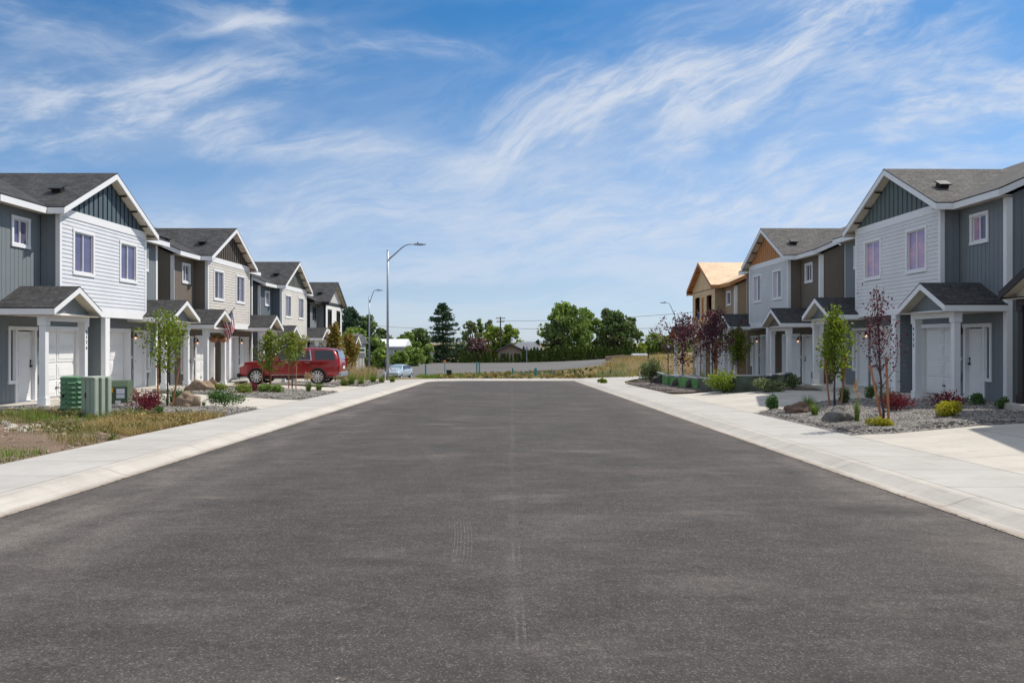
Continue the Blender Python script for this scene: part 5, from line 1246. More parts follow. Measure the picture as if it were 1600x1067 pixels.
# ---------------------------------------------------------------- street lamps
def street_lamp(loc, H, arm, side, label, armrise=1.0, rr=.09):
    root = empty('street_lamp', loc, 0, label, 'street lamp', 'galvanised street lamps'); m = M['metal']
    mb = MB(); mb.tube([(0, 0, .0), (0, 0, H * .5), (0, 0, H)], [rr, rr * .8, rr * .62], 14); mb.tube([(0, 0, H), (0, 0, H + .06)], [rr * .68, rr * .5], 12); mb.build('pole', m, root, smooth=True)
    mb = MB(); mb.tube([(0, 0, -.1), (0, 0, .14)], [.26, .24], 16); mb.box(-.17, -.17, .14, .17, .17, .17)
    for x in (-.12, .12):
        for y in (-.12, .12): mb.tube([(x, y, .17), (x, y, .23)], .018, 6)
    mb.build('footing', M['kerb'], root)
    mb = MB(); z0 = H - .62
    P = [(0, 0, z0), (side * arm * .30, 0, z0 + armrise * .46), (side * arm * .52, 0, z0 + armrise * .80), (side * arm * .66, 0, z0 + armrise * .96), (side * arm * .82, 0, z0 + armrise * 1.03), (side * arm, 0, z0 + armrise * 1.02)]
    mb.tube(P, [.05, .045, .04, .036, .034, .032], 8); mb.build('arm', m, root, smooth=True)
    hx = side * arm; z = z0 + armrise * 1.02; mb = MB()
    s = side
    mb.loft([[(hx - s * .06 + s * .0, -.06, z - .04), (hx - s * .06, .06, z - .04), (hx - s * .06, .05, z + .05), (hx - s * .06, -.05, z + .05)], [(hx + s * .15, -.14, z - .05), (hx + s * .15, .14, z - .05), (hx + s * .15, .12, z + .06), (hx + s * .15, -.12, z + .06)], [(hx + s * .55, -.15, z - .035), (hx + s * .55, .15, z - .035), (hx + s * .55, .13, z + .035), (hx + s * .55, -.13, z + .035)], [(hx + s * .72, -.09, z - .02), (hx + s * .72, .09, z - .02), (hx + s * .72, .08, z + .015), (hx + s * .72, -.08, z + .015)]])
    hd = mb.build('lamp_head', m, root, recalc=True)
    mb = MB(); mb.tube([(hx + s * .2, 0, z + .055), (hx + s * .2, 0, z + .14)], [.045, .04], 10); mb.build('photocell', M['iron'], hd)
    mb = MB(); mb.box(hx + s * .18, -.10, z - .06, hx + s * .52, .10, z - .047); mb.build('lens', M['glassD'], hd)
    hb = MB(); hb.box(-.05, -rr - .01, .7, .05, -rr + .02, .95); hb.build('access_cover', m, root)
street_lamp((-7.92, 53, T(-7.92, 53)), 8.25, 1.72, 1, 'tall grey street lamp with a long right arm at the far left pavement, nearest lamp')
street_lamp((at(577, 88), 88, T(at(577, 88), 88)), zat(465, 88) - T(at(577, 88), 88), .74, 1, 'smaller looking grey street lamp with a hooked arm left of the nearest lamp', 1.36, .10)
street_lamp((at(1055, 96), 96, T(at(1055, 96), 96)), zat(486, 96) - T(at(1055, 96), 96), 1.05, -1, 'distant street lamp with its arm curving left on the right behind the purple tree', 1.55, .10)

# ---------------------------------------------------------------- signs, posts, bin
def sign(px, y, topy, w, h, c, lb, pole=M['metal'], pr=.03, nm='road_sign', cat='sign'):
    x = at(px, y); z0 = T(x, y); z1 = zat(topy, y); root = empty(nm, (x, y, z0), 0, lb, cat)
    mb = MB(); mb.tube([(0, 0, -.2), (0, 0, z1 - z0 - .02)], pr, 8); mb.build('post', pole, root)
    mb = MB(); mb.box(-w / 2, -pr - .02, z1 - z0 - h, w / 2, -pr - .005, z1 - z0); mb.build('panel', c, root, bevel=.004)
blk = paint('sign_back', (0.48, 0.51, 0.55), .5); teal = paint('teal_paint', (0.05, 0.30, 0.32), .5, .1)
sign(674, 150, 550, .62, .75, blk, 'small pale sign on a post left of the big spruce', pr=.05)
sign(823, 165, 542, .45, .6, paint('lilac_sign', (.35, .32, .5), .5), 'slim post with a little sign in the old parking lot before the hedge', pr=.07)
sign(561, 70, 545, .95, .22, paint('street_name_green', (.02, .22, .16), .5), 'green street name blade on a post behind the red car', pr=.03)
sign(566, 72, 551, .50, .5, blk, 'small pale sign behind the grass near the far left corner', pr=.03)
sign(1013, 92, 549, .28, .28, M['iron'], 'dark weathered post with a small plate at the mound', M['bark'], .07, 'wooden_post', 'post')
def lantern():
    y = 62; x = at(1044, y); z0 = T(x, y); z1 = zat(541, y); root = empty('round_sign', (x, y, z0), 0, 'round lilac white disc on a dark post beside the farthest purple tree', 'sign'); mb = MB(); mb.tube([(0, 0, -.1), (0, 0, z1 - z0)], .035, 8); mb.build('post', M['iron'], root)
    mb = MB(); mb.tube([(0, -.09, z1 - z0), (0, -.06, z1 - z0)], .12, 20); mb.build('disc', paint('lilac_disc', (.62, .6, .85), .4), root); mb = MB(); mb.tube([(0, -.06, z1 - z0), (0, -.03, z1 - z0)], .17, 20); mb.build('rim', M['black'], root)
lantern()
# teal barricade posts at the end of the street
for i, (px, top, bot) in enumerate(((665, 569, 584), (745, 565, 586), (749, 566, 586), (801, 575, 586), (837, 575, 588), (865, 578, 588), (1032, 577, 588), (941, 580, 592), (954, 578, 590), (898, 578, 588), (911, 580, 590), (1000, 580, 588))):
    y = 62.0; x = at(px, y); z0 = T(x, y); z1 = zat(top, y); mb = MB(); w = .05 if px != 837 else .09; m = teal if px < 880 else M['bark']
    if px == 1000: m = M['white']
    mb.box(-w, -.03, -.3, w, .03, z1 - z0); mb.box(-w - .006, -.036, (z1 - z0) * .78, w + .006, .036, (z1 - z0) * .86); o = mb.build('marker_post', m); o.location = (x, y, z0)
    tag(o, {665: 'teal marker post left of the orange tagged post', 745: 'left of the close pair of teal marker posts', 749: 'right of the close pair of teal marker posts', 801: 'short teal marker post between the close pair and the wide post', 837: 'wide teal marker post below the slim parking sign', 865: 'teal marker post nearest the dry mound', 1032: 'thin dark stake at the street corner bush', 941: 'thin dark stake behind the tiny pavement corner shrub', 954: 'thicker dark stake at the foot of the mound', 898: 'left thin stake at the mound foot', 911: 'bluish thin stake at the mound foot', 1000: 'short white stake left of the rounded corner bush'}[px], 'marker post', 'marker posts along the road end')
def rope():
    mb = MB(); y = 62.0; P = []
    for px in range(801, 866, 4): x = at(px, y); P.append((x, y - .05, zat(583.2, y)))
    mb.tube(P, .016, 5); tag(mb.build('barrier_rope', teal), 'thin teal line strung between the low marker posts', 'rope')
rope()
y = 60.5; x = at(695, y); mb = MB(); z0 = T(x, y); z1 = zat(566, y); mb.tube([(0, 0, -.2), (0, 0, z1 - z0)], .03, 6); root = empty('tagged_post', (x, y, z0), 0, 'teal post with an orange tag beside the dark green bin', 'marker post'); mb.build('post', teal, root)
mb = MB(); mb.box(-.09, -.05, z1 - z0 - .05, .09, -.031, z1 - z0 + .16); mb.build('tag', paint('orange_tag', (.75, .30, .10), .6), root)
x = at(701.5, 58.6); root = empty('wheelie_bin', (x, 58.6, T(x, 58.6) - .02), R(15), 'dark green wheeled bin at the end of the street', 'bin'); bg = paint('bin_green', (.008, .035, .02), .45)
mb = MB(); mb.loft([[(-.2, -.22, .05), (.2, -.22, .05), (.2, .18, .05), (-.2, .18, .05)], [(-.27, -.30, .88), (.27, -.30, .88), (.27, .30, .88), (-.27, .30, .88)]]); mb.build('body', bg, root, bevel=.02)
mb = MB(); mb.prism([(-.29, -.33, .885), (.29, -.33, .885), (.29, .33, .885), (-.29, .33, .885)], (0, 0, .06)); mb.build('lid', bg, root, bevel=.02, recalc=True)
for s in (-1, 1): mb = MB(); mb.tube([(s * .24, .24, .1), (s * .28, .24, .1)], .1, 14); mb.build('wheel', M['iron'], root)
root.scale = (.62, .62, .62)
# utility marker and vent stub near the tall lamp
x = at(602, 51.5); mb = MB(); mb.tube([(0, 0, -.1), (0, 0, 1.0)], .035, 8); root = empty('marker_pole', (x, 51.5, T(x, 51.5)), 0, 'white base marker pole with a dark upper half at the tall lamp post', 'marker post'); mb.build('white_base', M['white'], root, smooth=True); mb = MB(); mb.tube([(0, 0, .55), (0, 0, 1.35)], .04, 8); mb.build('dark_cap', paint('navy', (.02, .03, .07), .4), root, smooth=True)

# ---------------------------------------------------------------- utility pole and wires
def upole():
    y = 188; x = at(782, y); z0 = T(x, y); z1 = zat(495, y); root = empty('utility_pole', (x, y, z0), 0, 'brown wooden utility pole with two crossarms above the hedge', 'utility pole')
    mb = MB(); mb.tube([(0, 0, -.5), (0, 0, z1 - z0)], [.20, .14], 10); mb.build('pole', M['bark'], root); h = z1 - z0
    for (z, w) in ((h - .35, 1.05), (h - 1.1, .9)):
        mb = MB(); mb.box(-w, -.17, z - .08, w, -.10 + .02, z + .08); mb.build('crossarm', M['bark'], root)
        for xx in (-w * .9, -w * .45, w * .45, w * .9):
            mb = MB(); mb.tube([(xx, -.12, z + .08), (xx, -.12, z + .28)], [.05, .04], 6); mb.build('insulator', M['metal'], root)
    return x, y, z1
ux, uy, uz = upole()
def wire(a, b, sag, lb, r=.035):
    a = Vector(a); b = Vector(b); mb = MB(); mb.tube([a.lerp(b, t / 16) - Vector((0, 0, sag * 4 * (t / 16) * (1 - t / 16))) for t in range(17)], r, 4); tag(mb.build('power_line', M['iron']), lb, 'power line', 'overhead wires')
wire((ux, uy, uz - .9), (at(1250, 150), 150, zat(470, 150)), 1.0, 'upper overhead wire running right from the utility pole')
wire((ux, uy, uz - 2.5), (at(1260, 150), 150, zat(498, 150)), 1.0, 'second overhead wire right of the utility pole, below the upper one')
wire((ux, uy, uz - 5.5), (at(1240, 150), 150, zat(512, 150)), 1.0, 'third overhead wire right of the utility pole')
wire((at(430, 150), 150, zat(490, 150)), (at(690, 188), 188, zat(514, 188)), .6, 'overhead wire passing behind the two left street lamps')

# ---------------------------------------------------------------- far trees
def bt(px, y, top, bot_w, lm, label, **k):
    x = at(px, y); z0 = T(x, y); H = zat(top, y) - z0; W = bot_w / F * y
    return big_tree((x, y, z0), H, W, label, lm, **k)
x = at(692, 182); z0 = T(x, 182); spruce((x, 182, z0 - .2), zat(470, 182) - z0 + .3, 80 / F * 182, 'tall dark blue green spruce standing alone above the left end of the hedge')
bt(886, 196, 474, 76, 'mid', 'broad round green tree above the centre of the hedge', seed=2, n=6500, ls=.62, clumps=80, clr=.15)
bt(917, 204, 480, 46, 'mid', 'rear green tree between the two large hedge trees', seed=3, n=3000, ls=.6, clumps=44, shape='oval')
bt(868, 192, 500, 40, 'dark', 'lower dark green tree at the left flank of the broad tree', seed=4, n=2200, ls=.55)
bt(949, 205, 480, 34, 'sage', 'grey green tree top behind the right hedge tree', seed=5, n=2400, ls=.6, shape='oval')
bt(962, 194, 487, 52, 'dark', 'dark green rounded tree at the right above the hedge', seed=6, n=4200, ls=.6, clumps=60)
bt(985, 198, 494, 36, 'dark', 'dark green tree forming the right flank of the hedge trees', seed=7, n=2400, ls=.55)
bt(735, 200, 500, 34, 'sage', 'thin grey green tree right of the spruce', seed=8, n=1700, ls=.5, clumps=30, shape='oval')
bt(748, 204, 496, 18, 'mid', 'narrow poplar like tree behind the purple bush', seed=9, n=1000, ls=.5, shape='column')
bt(764, 200, 498, 26, 'sage', 'tall pale tree left of the utility pole', seed=10, n=1400, ls=.5, shape='oval')
bt(772, 193, 510, 46, 'lime', 'yellow green tree just left of the utility pole', seed=11, n=2600, ls=.5, clumps=40)
bt(797, 193, 507, 34, 'lime', 'yellow green tree just right of the utility pole', seed=12, n=1900, ls=.5)
bt(745, 184, 530, 46, 'lilac', 'dull purple leaved tree behind the left hedge', seed=13, n=2000, ls=.45)
bt(722, 183, 536, 26, 'sage', 'bushy olive tree under the right side of the spruce', seed=14, n=1100, ls=.45)
bt(655, 170, 514, 42, 'dark', 'dark green tree left of the spruce', seed=15, n=2600, ls=.5, clumps=40, shape='oval')
bt(636, 160, 520, 40, 'mid', 'mid green tree behind the white roofed house', seed=16, n=2200, ls=.5)
bt(668, 150, 538, 26, 'mid', 'bright green low tree near the pale sign', seed=17, n=1500, ls=.42)
bt(645, 120, 543, 40, 'mid', 'leafy green tree behind the tall lamp post', seed=18, n=1700, ls=.36)
bt(624, 105, 550, 30, 'mid', 'bright bushy tree right of the tall lamp post', seed=19, n=1500, ls=.32)
bt(549, 150, 478, 44, 'spruce', 'tall dark tree rising behind the last left house', seed=20, n=3600, ls=.5, clumps=50)
bt(575, 146, 492, 40, 'dark', 'dark green tree behind the second street lamp', seed=21, n=2900, ls=.5, clumps=44)
bt(596, 150, 512, 34, 'dark', 'smaller dark tree between the two left street lamps', seed=22, n=1800, ls=.45)
bt(556, 118, 512, 46, 'mid', 'green tree filling the gap right of the last left house', seed=23, n=2600, ls=.4)
bt(583, 112, 528, 46, 'mid', 'dense green tree below the second street lamp', seed=24, n=2600, ls=.38)
bt(595, 96, 545, 30, 'mid', 'bright green bushy tree at the foot of the left lamps', seed=25, n=1500, ls=.3)
bt(568, 100, 548, 40, 'dark', 'dark bushy tree behind the tall grass on the left', seed=26, n=1800, ls=.3)
bt(1022, 215, 521, 40, 'mid', 'distant green tree left of the far purple tree', seed=27, n=1700, ls=.55)
bt(1046, 215, 524, 40, 'mid', 'distant green tree behind the far purple tree', seed=28, n=1700, ls=.55)
bt(1003, 190, 536, 22, 'lime', 'low bright tree at the right end of the hedge', seed=29, n=900, ls=.4)
bt(840, 240, 530, 10, 'spruce', 'tiny distant dark conifer left of the broad tree', seed=30, n=400, ls=.5, shape='column')
bt(1085, 220, 528, 60, 'mid', 'distant tree behind the unfinished house', seed=31, n=1500, ls=.5)
bt(480, 200, 520, 120, 'dark', 'wide dark tree far behind the left houses', seed=32, n=2000, ls=.6)
bt(606, 190, 530, 60, 'mid', 'distant green tree behind the white metal roof', seed=33, n=1500, ls=.55)
# arborvitae hedge, plant by plant
def arbor(seed, h, w):
    rng = random.Random(seed); mb = MB(); rnd = []
    for _ in range(650):
        t = rng.random() ** .8; z = h * t; prof = (1 - t) ** .55 * (.75 + .25 * min(1, t * 8)); an = rng.random() * 6.283; rr = w * .5 * prof * rng.uniform(.72, 1.08) * (1 + .18 * math.sin(an * 3 + seed))
        leaf(mb, Vector((math.cos(an) * rr, math.sin(an) * rr, z)), .20, rng, rnd, 1.9, 0, d=Vector((math.cos(an) * .35, math.sin(an) * .35, 1)))
    root = empty('arborvitae', (0, 0, 0), 0, 'narrow dark green arborvitae standing in the clipped hedge row across the old parking lot', 'hedge shrub', 'arborvitae hedge beyond the parking lot'); finish(mb, 'foliage', L_['hedge'], root, rnd)
    tb = MB(); tb.tube([(0, 0, -.2), (0, 0, h * .85)], [w * .22, .02], 8); tb.build('trunk', M['bark'], root); return root
protos = [arbor(i, 3.3, 1.25) for i in range(4)]; used = [False] * 4; rng = random.Random(5); i = 0; px = 722.0
while px < 1046:
    if px < 988 or px > 1014:
        y = 174 + 4 * (px > 1010) + rng.uniform(-.4, .4) - max(0, px - 900) * .03; x = at(px, y); k = i % 4
        o = protos[k] if not used[k] else copy_tree(protos[k]); used[k] = True
        top = 546.5 if px < 765 else (552 if px < 818 else 543 - max(0, px - 850) * .02); h = zat(top, y) - T(x, y); s = h / 3.3 * rng.uniform(.9, 1.1)
        o.location = (x, y, T(x, y) - .05); o.scale = (s * rng.uniform(.85, 1.1), s, s); o.rotation_euler = (0, 0, rng.random() * 6.28); i += 1
    px += 5.6 + rng.uniform(-.8, 1.4)
# low retaining wall and white vehicle top on the right
def retw():
    root = empty('retaining_wall', (0, 0, 0), 0, 'long low timber retaining wall above the dry mound', 'retaining wall'); P = [(946, 558.5, 560), (975, 556, 566), (1005, 558.5, 566), (1040, 559, 570), (1090, 561, 572)]
    for i, (a, b) in enumerate(zip(P, P[1:])):
        y = 128; xa, xb = at(a[0], y), at(b[0], y); mb = MB(); mb.prism([(xa, y, T(xa, y) - 1.5), (xb, y, T(xb, y) - 1.5), (xb, y, zat(b[1], y)), (xa, y, zat(a[1], y))], (0, .25, 0)); mb.build('wall_panel', M['wallt'], root, recalc=True)
        mb = MB(); mb.prism([(xa, y - .06, zat(a[1], y) + .003), (xb, y - .06, zat(b[1], y) + .003), (xb, y - .06, zat(b[1], y) + .15), (xa, y - .06, zat(a[1], y) + .15)], (0, .4, 0)); mb.build('coping', M['capt'], root, recalc=True)
M['wallt'] = m_wood('weathered_boards', (.22, .15, .10), (.34, .25, .18), .6); M['capt'] = paint('tan_coping', (.42, .30, .20), .8)
retw()
y = 132; x0, x1 = at(987, y), at(1012, y); mb = MB(); root = empty('parked_trailer', ((x0 + x1) / 2, y, T((x0 + x1) / 2, y)), 0, 'white topped trailer behind the retaining wall', 'trailer'); w = (x1 - x0) / 2; zt = zat(552.5, y) - T((x0 + x1) / 2, y)
mb.loft([[(-w, -1, zt - 1.5), (w, -1, zt - 1.5), (w, 1, zt - 1.5), (-w, 1, zt - 1.5)], [(-w, -1, zt - .25), (w, -1, zt - .25), (w, 1, zt - .25), (-w, 1, zt - .25)], [(-w * .94, -.8, zt), (w * .9, -.8, zt), (w * .9, .8, zt), (-w * .94, .8, zt)]]); mb.build('body', paint('trailer_white', (.6, .64, .68), .4), root, bevel=.05)
for s in (-.5, .5): mb = MB(); mb.tube([(s * w, -1.05, zt - 1.5), (s * w, -.8, zt - 1.5)], .35, 16); mb.build('wheel', M['iron'], root)

# ---------------------------------------------------------------- far houses
def far_house(px0, px1, y, eave, ridge, depth, label, wallc, roofc, gable_px=None, nm='house', ground=None, trim=W_):
    x0, x1 = at(px0, y), at(px1, y); z0 = min(T(x0, y), T(x1, y)); root = empty(nm, ((x0 + x1) / 2, y, z0), 0, label, 'house'); w = (x1 - x0) / 2; ze = zat(eave, y) - z0; zr = zat(ridge, y) - z0
    wc = paint('far_wall', wallc, .8, .05); mb = MB(); mb.box(-w + .3, 0, -.3, w - .3, depth, ze - .02); mb.build('wall', wc, root)
    rc = paint('far_roof', roofc, .85, .12, .6) if not isinstance(roofc, str) else M[roofc]; mb = MB()
    if gable_px == 'front':
        for s in (-1, 1): mb.prism([(s * (w + .2), -.6, ze), (0, -.6, zr), (0, depth + .6, zr), (s * (w + .2), depth + .6, ze)], (0, 0, .14))
        g = MB(); g.prism([(-w + .3, 0, ze - .02), (w - .3, 0, ze - .02), (0, 0, zr - .1)], (0, .1, 0)); g.build('gable', wc, root, recalc=True)
        for s in (-1, 1): g = MB(); g.prism([(s * (w + .2), -.62, ze), (0, -.62, zr), (0, -.62, zr - .25), (s * (w + .2), -.62, ze - .25)], (0, -.04, 0)); g.build('rake_board', trim, root, recalc=True)
    else:
        k = 1.0 if gable_px != 'hip' else .55
        mb.loft([[(-w, -.4, ze), (w, -.4, ze), (w, depth + .4, ze), (-w, depth + .4, ze)], [(-w * k, depth / 2 - .05, zr), (w * k, depth / 2 - .05, zr), (w * k, depth / 2 + .05, zr), (-w * k, depth / 2 + .05, zr)]])
        g = MB(); g.box(-w, -.45, ze - .2, w, -.41, ze); g.build('fascia', trim, root)
    mb.build('roof', rc, root, recalc=True)
    for xx in (-w * .5, w * .4):
        g = MB(); g.box(xx - .5, -.05, ze - 1.5, xx + .5, -.01, ze - .5); wd = g.build('window', trim, root); g = MB(); g.box(xx - .42, -.06, ze - 1.42, xx + .42, -.052, ze - .58); g.build('pane', M['glassD'], wd)
    return root
far_house(776, 820, 182, 549, 537.5, 9, 'tan gable fronted bungalow with dark rake boards behind the hedge', (.26, .21, .19), (.14, .15, .16), 'front', trim=M['bronze'])
far_house(797, 850, 186, 547, 535, 9, 'grey hip roofed bungalow wing right of the tan gable', (.26, .22, .19), (.17, .18, .20), 'hip', trim=M['bronze'])
far_house(588, 634, 135, 541, 529.5, 8, 'white ribbed metal roofed house behind the tall lamp post', (.35, .38, .36), (.62, .64, .66), None)
far_house(532, 558, 92, 537, 521.5, 7, 'grey roofed low house right of the last left duplex', (.42, .40, .36), (.12, .12, .13), None)
far_house(664, 696, 184, 562, 555, 6, 'small dim blue grey shed under the spruce', (.16, .20, .25), (.2, .25, .3), None)

# ---------------------------------------------------------------- flag, hanging baskets
def flag():
    Y = 37.45; p0 = Vector((at(327, Y), Y, zat(530, Y))); p1 = Vector((at(362, Y), Y + .3, zat(481.5, Y)))
    root = empty('porch_flag', tuple(p0), 0, 'striped red and white flag with a dark blue starred corner on a slanting pole', 'flag')
    mb = MB(); mb.tube([Vector((0, 0, 0)), p1 - p0], .014, 8); mb.build('flagpole', M['lumber'], root); mb = MB(); mb.tube([p1 - p0, (p1 - p0) * 1.03], .022, 8); mb.build('finial', M['iron'], root)
    # hanging cloth: the hoist runs along the pole, the fly hangs down
    m, nt, p = mat_new('flag_cloth'); g = G(nt); uv = g.nd('ShaderNodeSeparateXYZ'); nt.links.new(g.pos('uv'), uv.inputs[0]); U, V_ = uv.outputs[0], uv.outputs[1]
    st = g.m('GREATER_THAN', g.m('FRACT', g.m('MULTIPLY', V_, 6.5)), .5); c = g.mix(st, (.50, .012, .03), (.80, .78, .80))
    canton = g.m('MULTIPLY', g.m('LESS_THAN', U, .4), g.m('GREATER_THAN', V_, .4615)); sv = g.vor(g.mapv(g.pos('uv'), (27, 17, 1)), 1.0, 'F1', 'Distance', 0.0)
    c = g.mix(canton, c, g.mix(g.m('LESS_THAN', sv, .3), (.015, .02, .09), (.7, .7, .74))); nt.links.new(c, p.inputs['Base Color']); p.inputs['Roughness'].default_value = .8
    mb = MB(); d = (p1 - p0); nu, nv = 22, 16; grid = []
    for j in range(nu + 1):
        u = j / nu; row = []
        for k in range(nv + 1):
            v = k / nv; hp = d * (.42 + .54 * v); drop = u * 1.15 * (1 - .10 * v)
            fold = math.sin(v * 13 + u * 2) * .055 * min(1, u * 3 + .15); squeeze = 1 - .42 * min(1, u * 1.6)
            base_ = d * (.42 + .54 * (1 - (1 - v) * 1.0)); x = d.x * (.42 + .54 * (1 - (1 - v) * squeeze)) + u * .10; y = d.y * .7 + fold; z = hp.z * (1 - u * .25) + d.z * .25 * u * .8 - drop * .82
            row.append((x, y - .02, z))
        grid.append(row)
    for j in range(nu):
        for k in range(nv):
            mb.poly([grid[j][k], grid[j][k + 1], grid[j + 1][k + 1], grid[j + 1][k]], 0, [(j / nu, k / nv), (j / nu, (k + 1) / nv), ((j + 1) / nu, (k + 1) / nv), ((j + 1) / nu, k / nv)])
    mb.build('cloth', m, root, smooth=True)
flag()
for i, (px, lb) in enumerate(((334, 'left wooden hanging basket under the flag porch'), (348, 'right wooden hanging basket under the flag porch'))):
    Y = 37.2 + i * .6; x = at(px, Y); z = zat(535, Y); root = empty('hanging_basket', (x, Y, z), 0, lb, 'hanging basket', 'hanging baskets'); mb = MB(); mb.tube([(0, 0, 0), (0, 0, .08), (0, 0, .2)], [.10, .17, .19], 12); mb.build('bowl', M['stake'], root, smooth=True)
    b, r = shrub_mesh(90 + i, .2, .22, 200, .04, 'mix'); b.xf(Matrix.Translation((0, 0, .14))); finish(b, 'plant', L_['autumn'], root, r)
    mb = MB(); mb.tube([(-.17, 0, .2), (0, 0, .62)], .006, 4); mb.tube([(.17, 0, .2), (0, 0, .62)], .006, 4); mb.build('hanger', M['iron'], root)

# ---------------------------------------------------------------- cars
def wheel(root, x, y, r, w, side, rim, spokes=8):
    t = MB(); prof = [(r * .70, -w / 2), (r * .93, -w / 2), (r, -w * .33), (r, w * .33), (r * .93, w / 2), (r * .70, w / 2)]; n = 32; rings = []
    for k in range(n):
        a = 2 * math.pi * k / n; rings.append([(math.cos(a) * q, b, math.sin(a) * q) for q, b in prof])
    rings.append(rings[0]); t.loft(rings, cap=False); t.xf(Matrix.Translation((x, y, r))); wh = t.build('wheel', M['tyre'], root, smooth=True, recalc=True)
    rm = MB(); yo = side * w * .36
    rr = []
    for k in range(n + 1):
        a = 2 * math.pi * k / n; rr.append([(math.cos(a) * q, b, math.sin(a) * q) for q, b in ((r * .74, yo - side * .06), (r * .74, yo + side * .03), (r * .66, yo + side * .02), (r * .66, yo - side * .06))])
    rm.loft(rr, cap=False)
    for k in range(spokes):
        a = 2 * math.pi * k / spokes; c, s = math.cos(a), math.sin(a); hw = r * .06; P = [(r * .08, -hw), (r * .68, -hw * .9), (r * .68, hw * .9), (r * .08, hw)]
        rm.prism([(c * u - s * v, yo + side * .015, s * u + c * v) for u, v in P], (0, -side * .03, 0))
    rm.tube([(0, yo - side * .03, 0), (0, yo + side * .012, 0)], r * .15, 14); rm.xf(Matrix.Translation((x, y, r))); rm.build('rim', rim, wh, recalc=True)
    dk = MB(); dk.tube([(x, y - side * .02, r), (x, y + side * .0, r)], r * .6, 24); dk.build('brake_disc', M['iron'], wh)
M['tyre'] = paint('tyre_rubber', (.018, .018, .018), .8); M['rim'] = paint('alloy_rim', (.72, .72, .74), .35, .03, 1, .5, .3); M['chrome'] = paint('chrome_trim', (.6, .6, .63), .15, .02, 1, .5, .9)
def car(name, loc, rz, label, cat, pm, L, Wd, prof, zb, zr_, arches, wr, ww, gls, details, group=None, spokes=8, tail=None):
    """prof: list of (x, z_bottom, z_belt, z_roof, halfwidth_body, halfwidth_roof) from nose (-) to tail (+)"""
    root = empty(name, loc, rz, label, cat, group); mb = MB(); rings = []
    for (x, b, s, r, hw, hr) in prof:
        zs = b + (s - b) * .5; ring = []
        half = [(hw * .90, b), (hw * .985, b + .10), (hw, zs), (hw * .985, s - .05), (hw * .955, s), (hr + (hw * .955 - hr) * .45, s + (r - s) * .55) if r > s + .05 else (hw * .9, s + .012), (hr, r - .05) if r > s + .05 else (hw * .7, s + .03), (hr * .80, r - .005) if r > s + .05 else (hw * .45, s + .04)]
        ring = [(x, -h, z) for h, z in half] + [(x, h, z) for h, z in half[::-1]]; rings.append(ring)
    mb.loft(rings); body = mb.build('body', pm, root, smooth=True, recalc=True)
    me = body.data
    sm = body.modifiers.new('sub', 'SUBSURF'); sm.levels = 1; sm.render_levels = 1
    for (ax, rr) in arches:                                   # wheel wells and lips
        for s in (-1, 1):
            w = MB(); hw = Wd / 2
            n = 20; P = [(ax + math.cos(math.pi * k / n) * rr * 1.06, wr + math.sin(math.pi * k / n) * rr * 1.06) for k in range(n + 1)] + [(ax - rr * 1.06, zb - .02), (ax + rr * 1.06, zb - .02)]
            w.prism([(p[0], s * (hw + .004), p[1]) for p in P], (0, -s * .25, 0)); w.build('wheel_arch', M['iron'], root, recalc=True)
            lp = MB(); lp.tube([(ax + math.cos(math.pi * k / n) * rr * 1.10, s * (hw + .0), wr + math.sin(math.pi * k / n) * rr * 1.10) for k in range(n + 1)], .028, 6); lp.build('arch_lip', pm, root, smooth=True)
            wheel(root, ax, s * (hw - ww * .5 + .035), wr, ww, s, M['rim'], spokes)
    for (nm, pts, m, th) in details:
        for s in (-1, 1):
            d = MB(); d.prism([(p[0], s * p[1], p[2]) for p in pts], (0, -s * th, 0)); d.build(nm, m, root, recalc=True)
    return root
RED = carpaint('red_car_paint', (.26, .005, .010)); SILV = carpaint('pale_blue_car_paint', (.42, .50, .56)); M['lensr'] = paint('red_lens', (.45, .03, .04), .2); M['lensw'] = paint('clear_lens', (.72, .70, .68), .15)
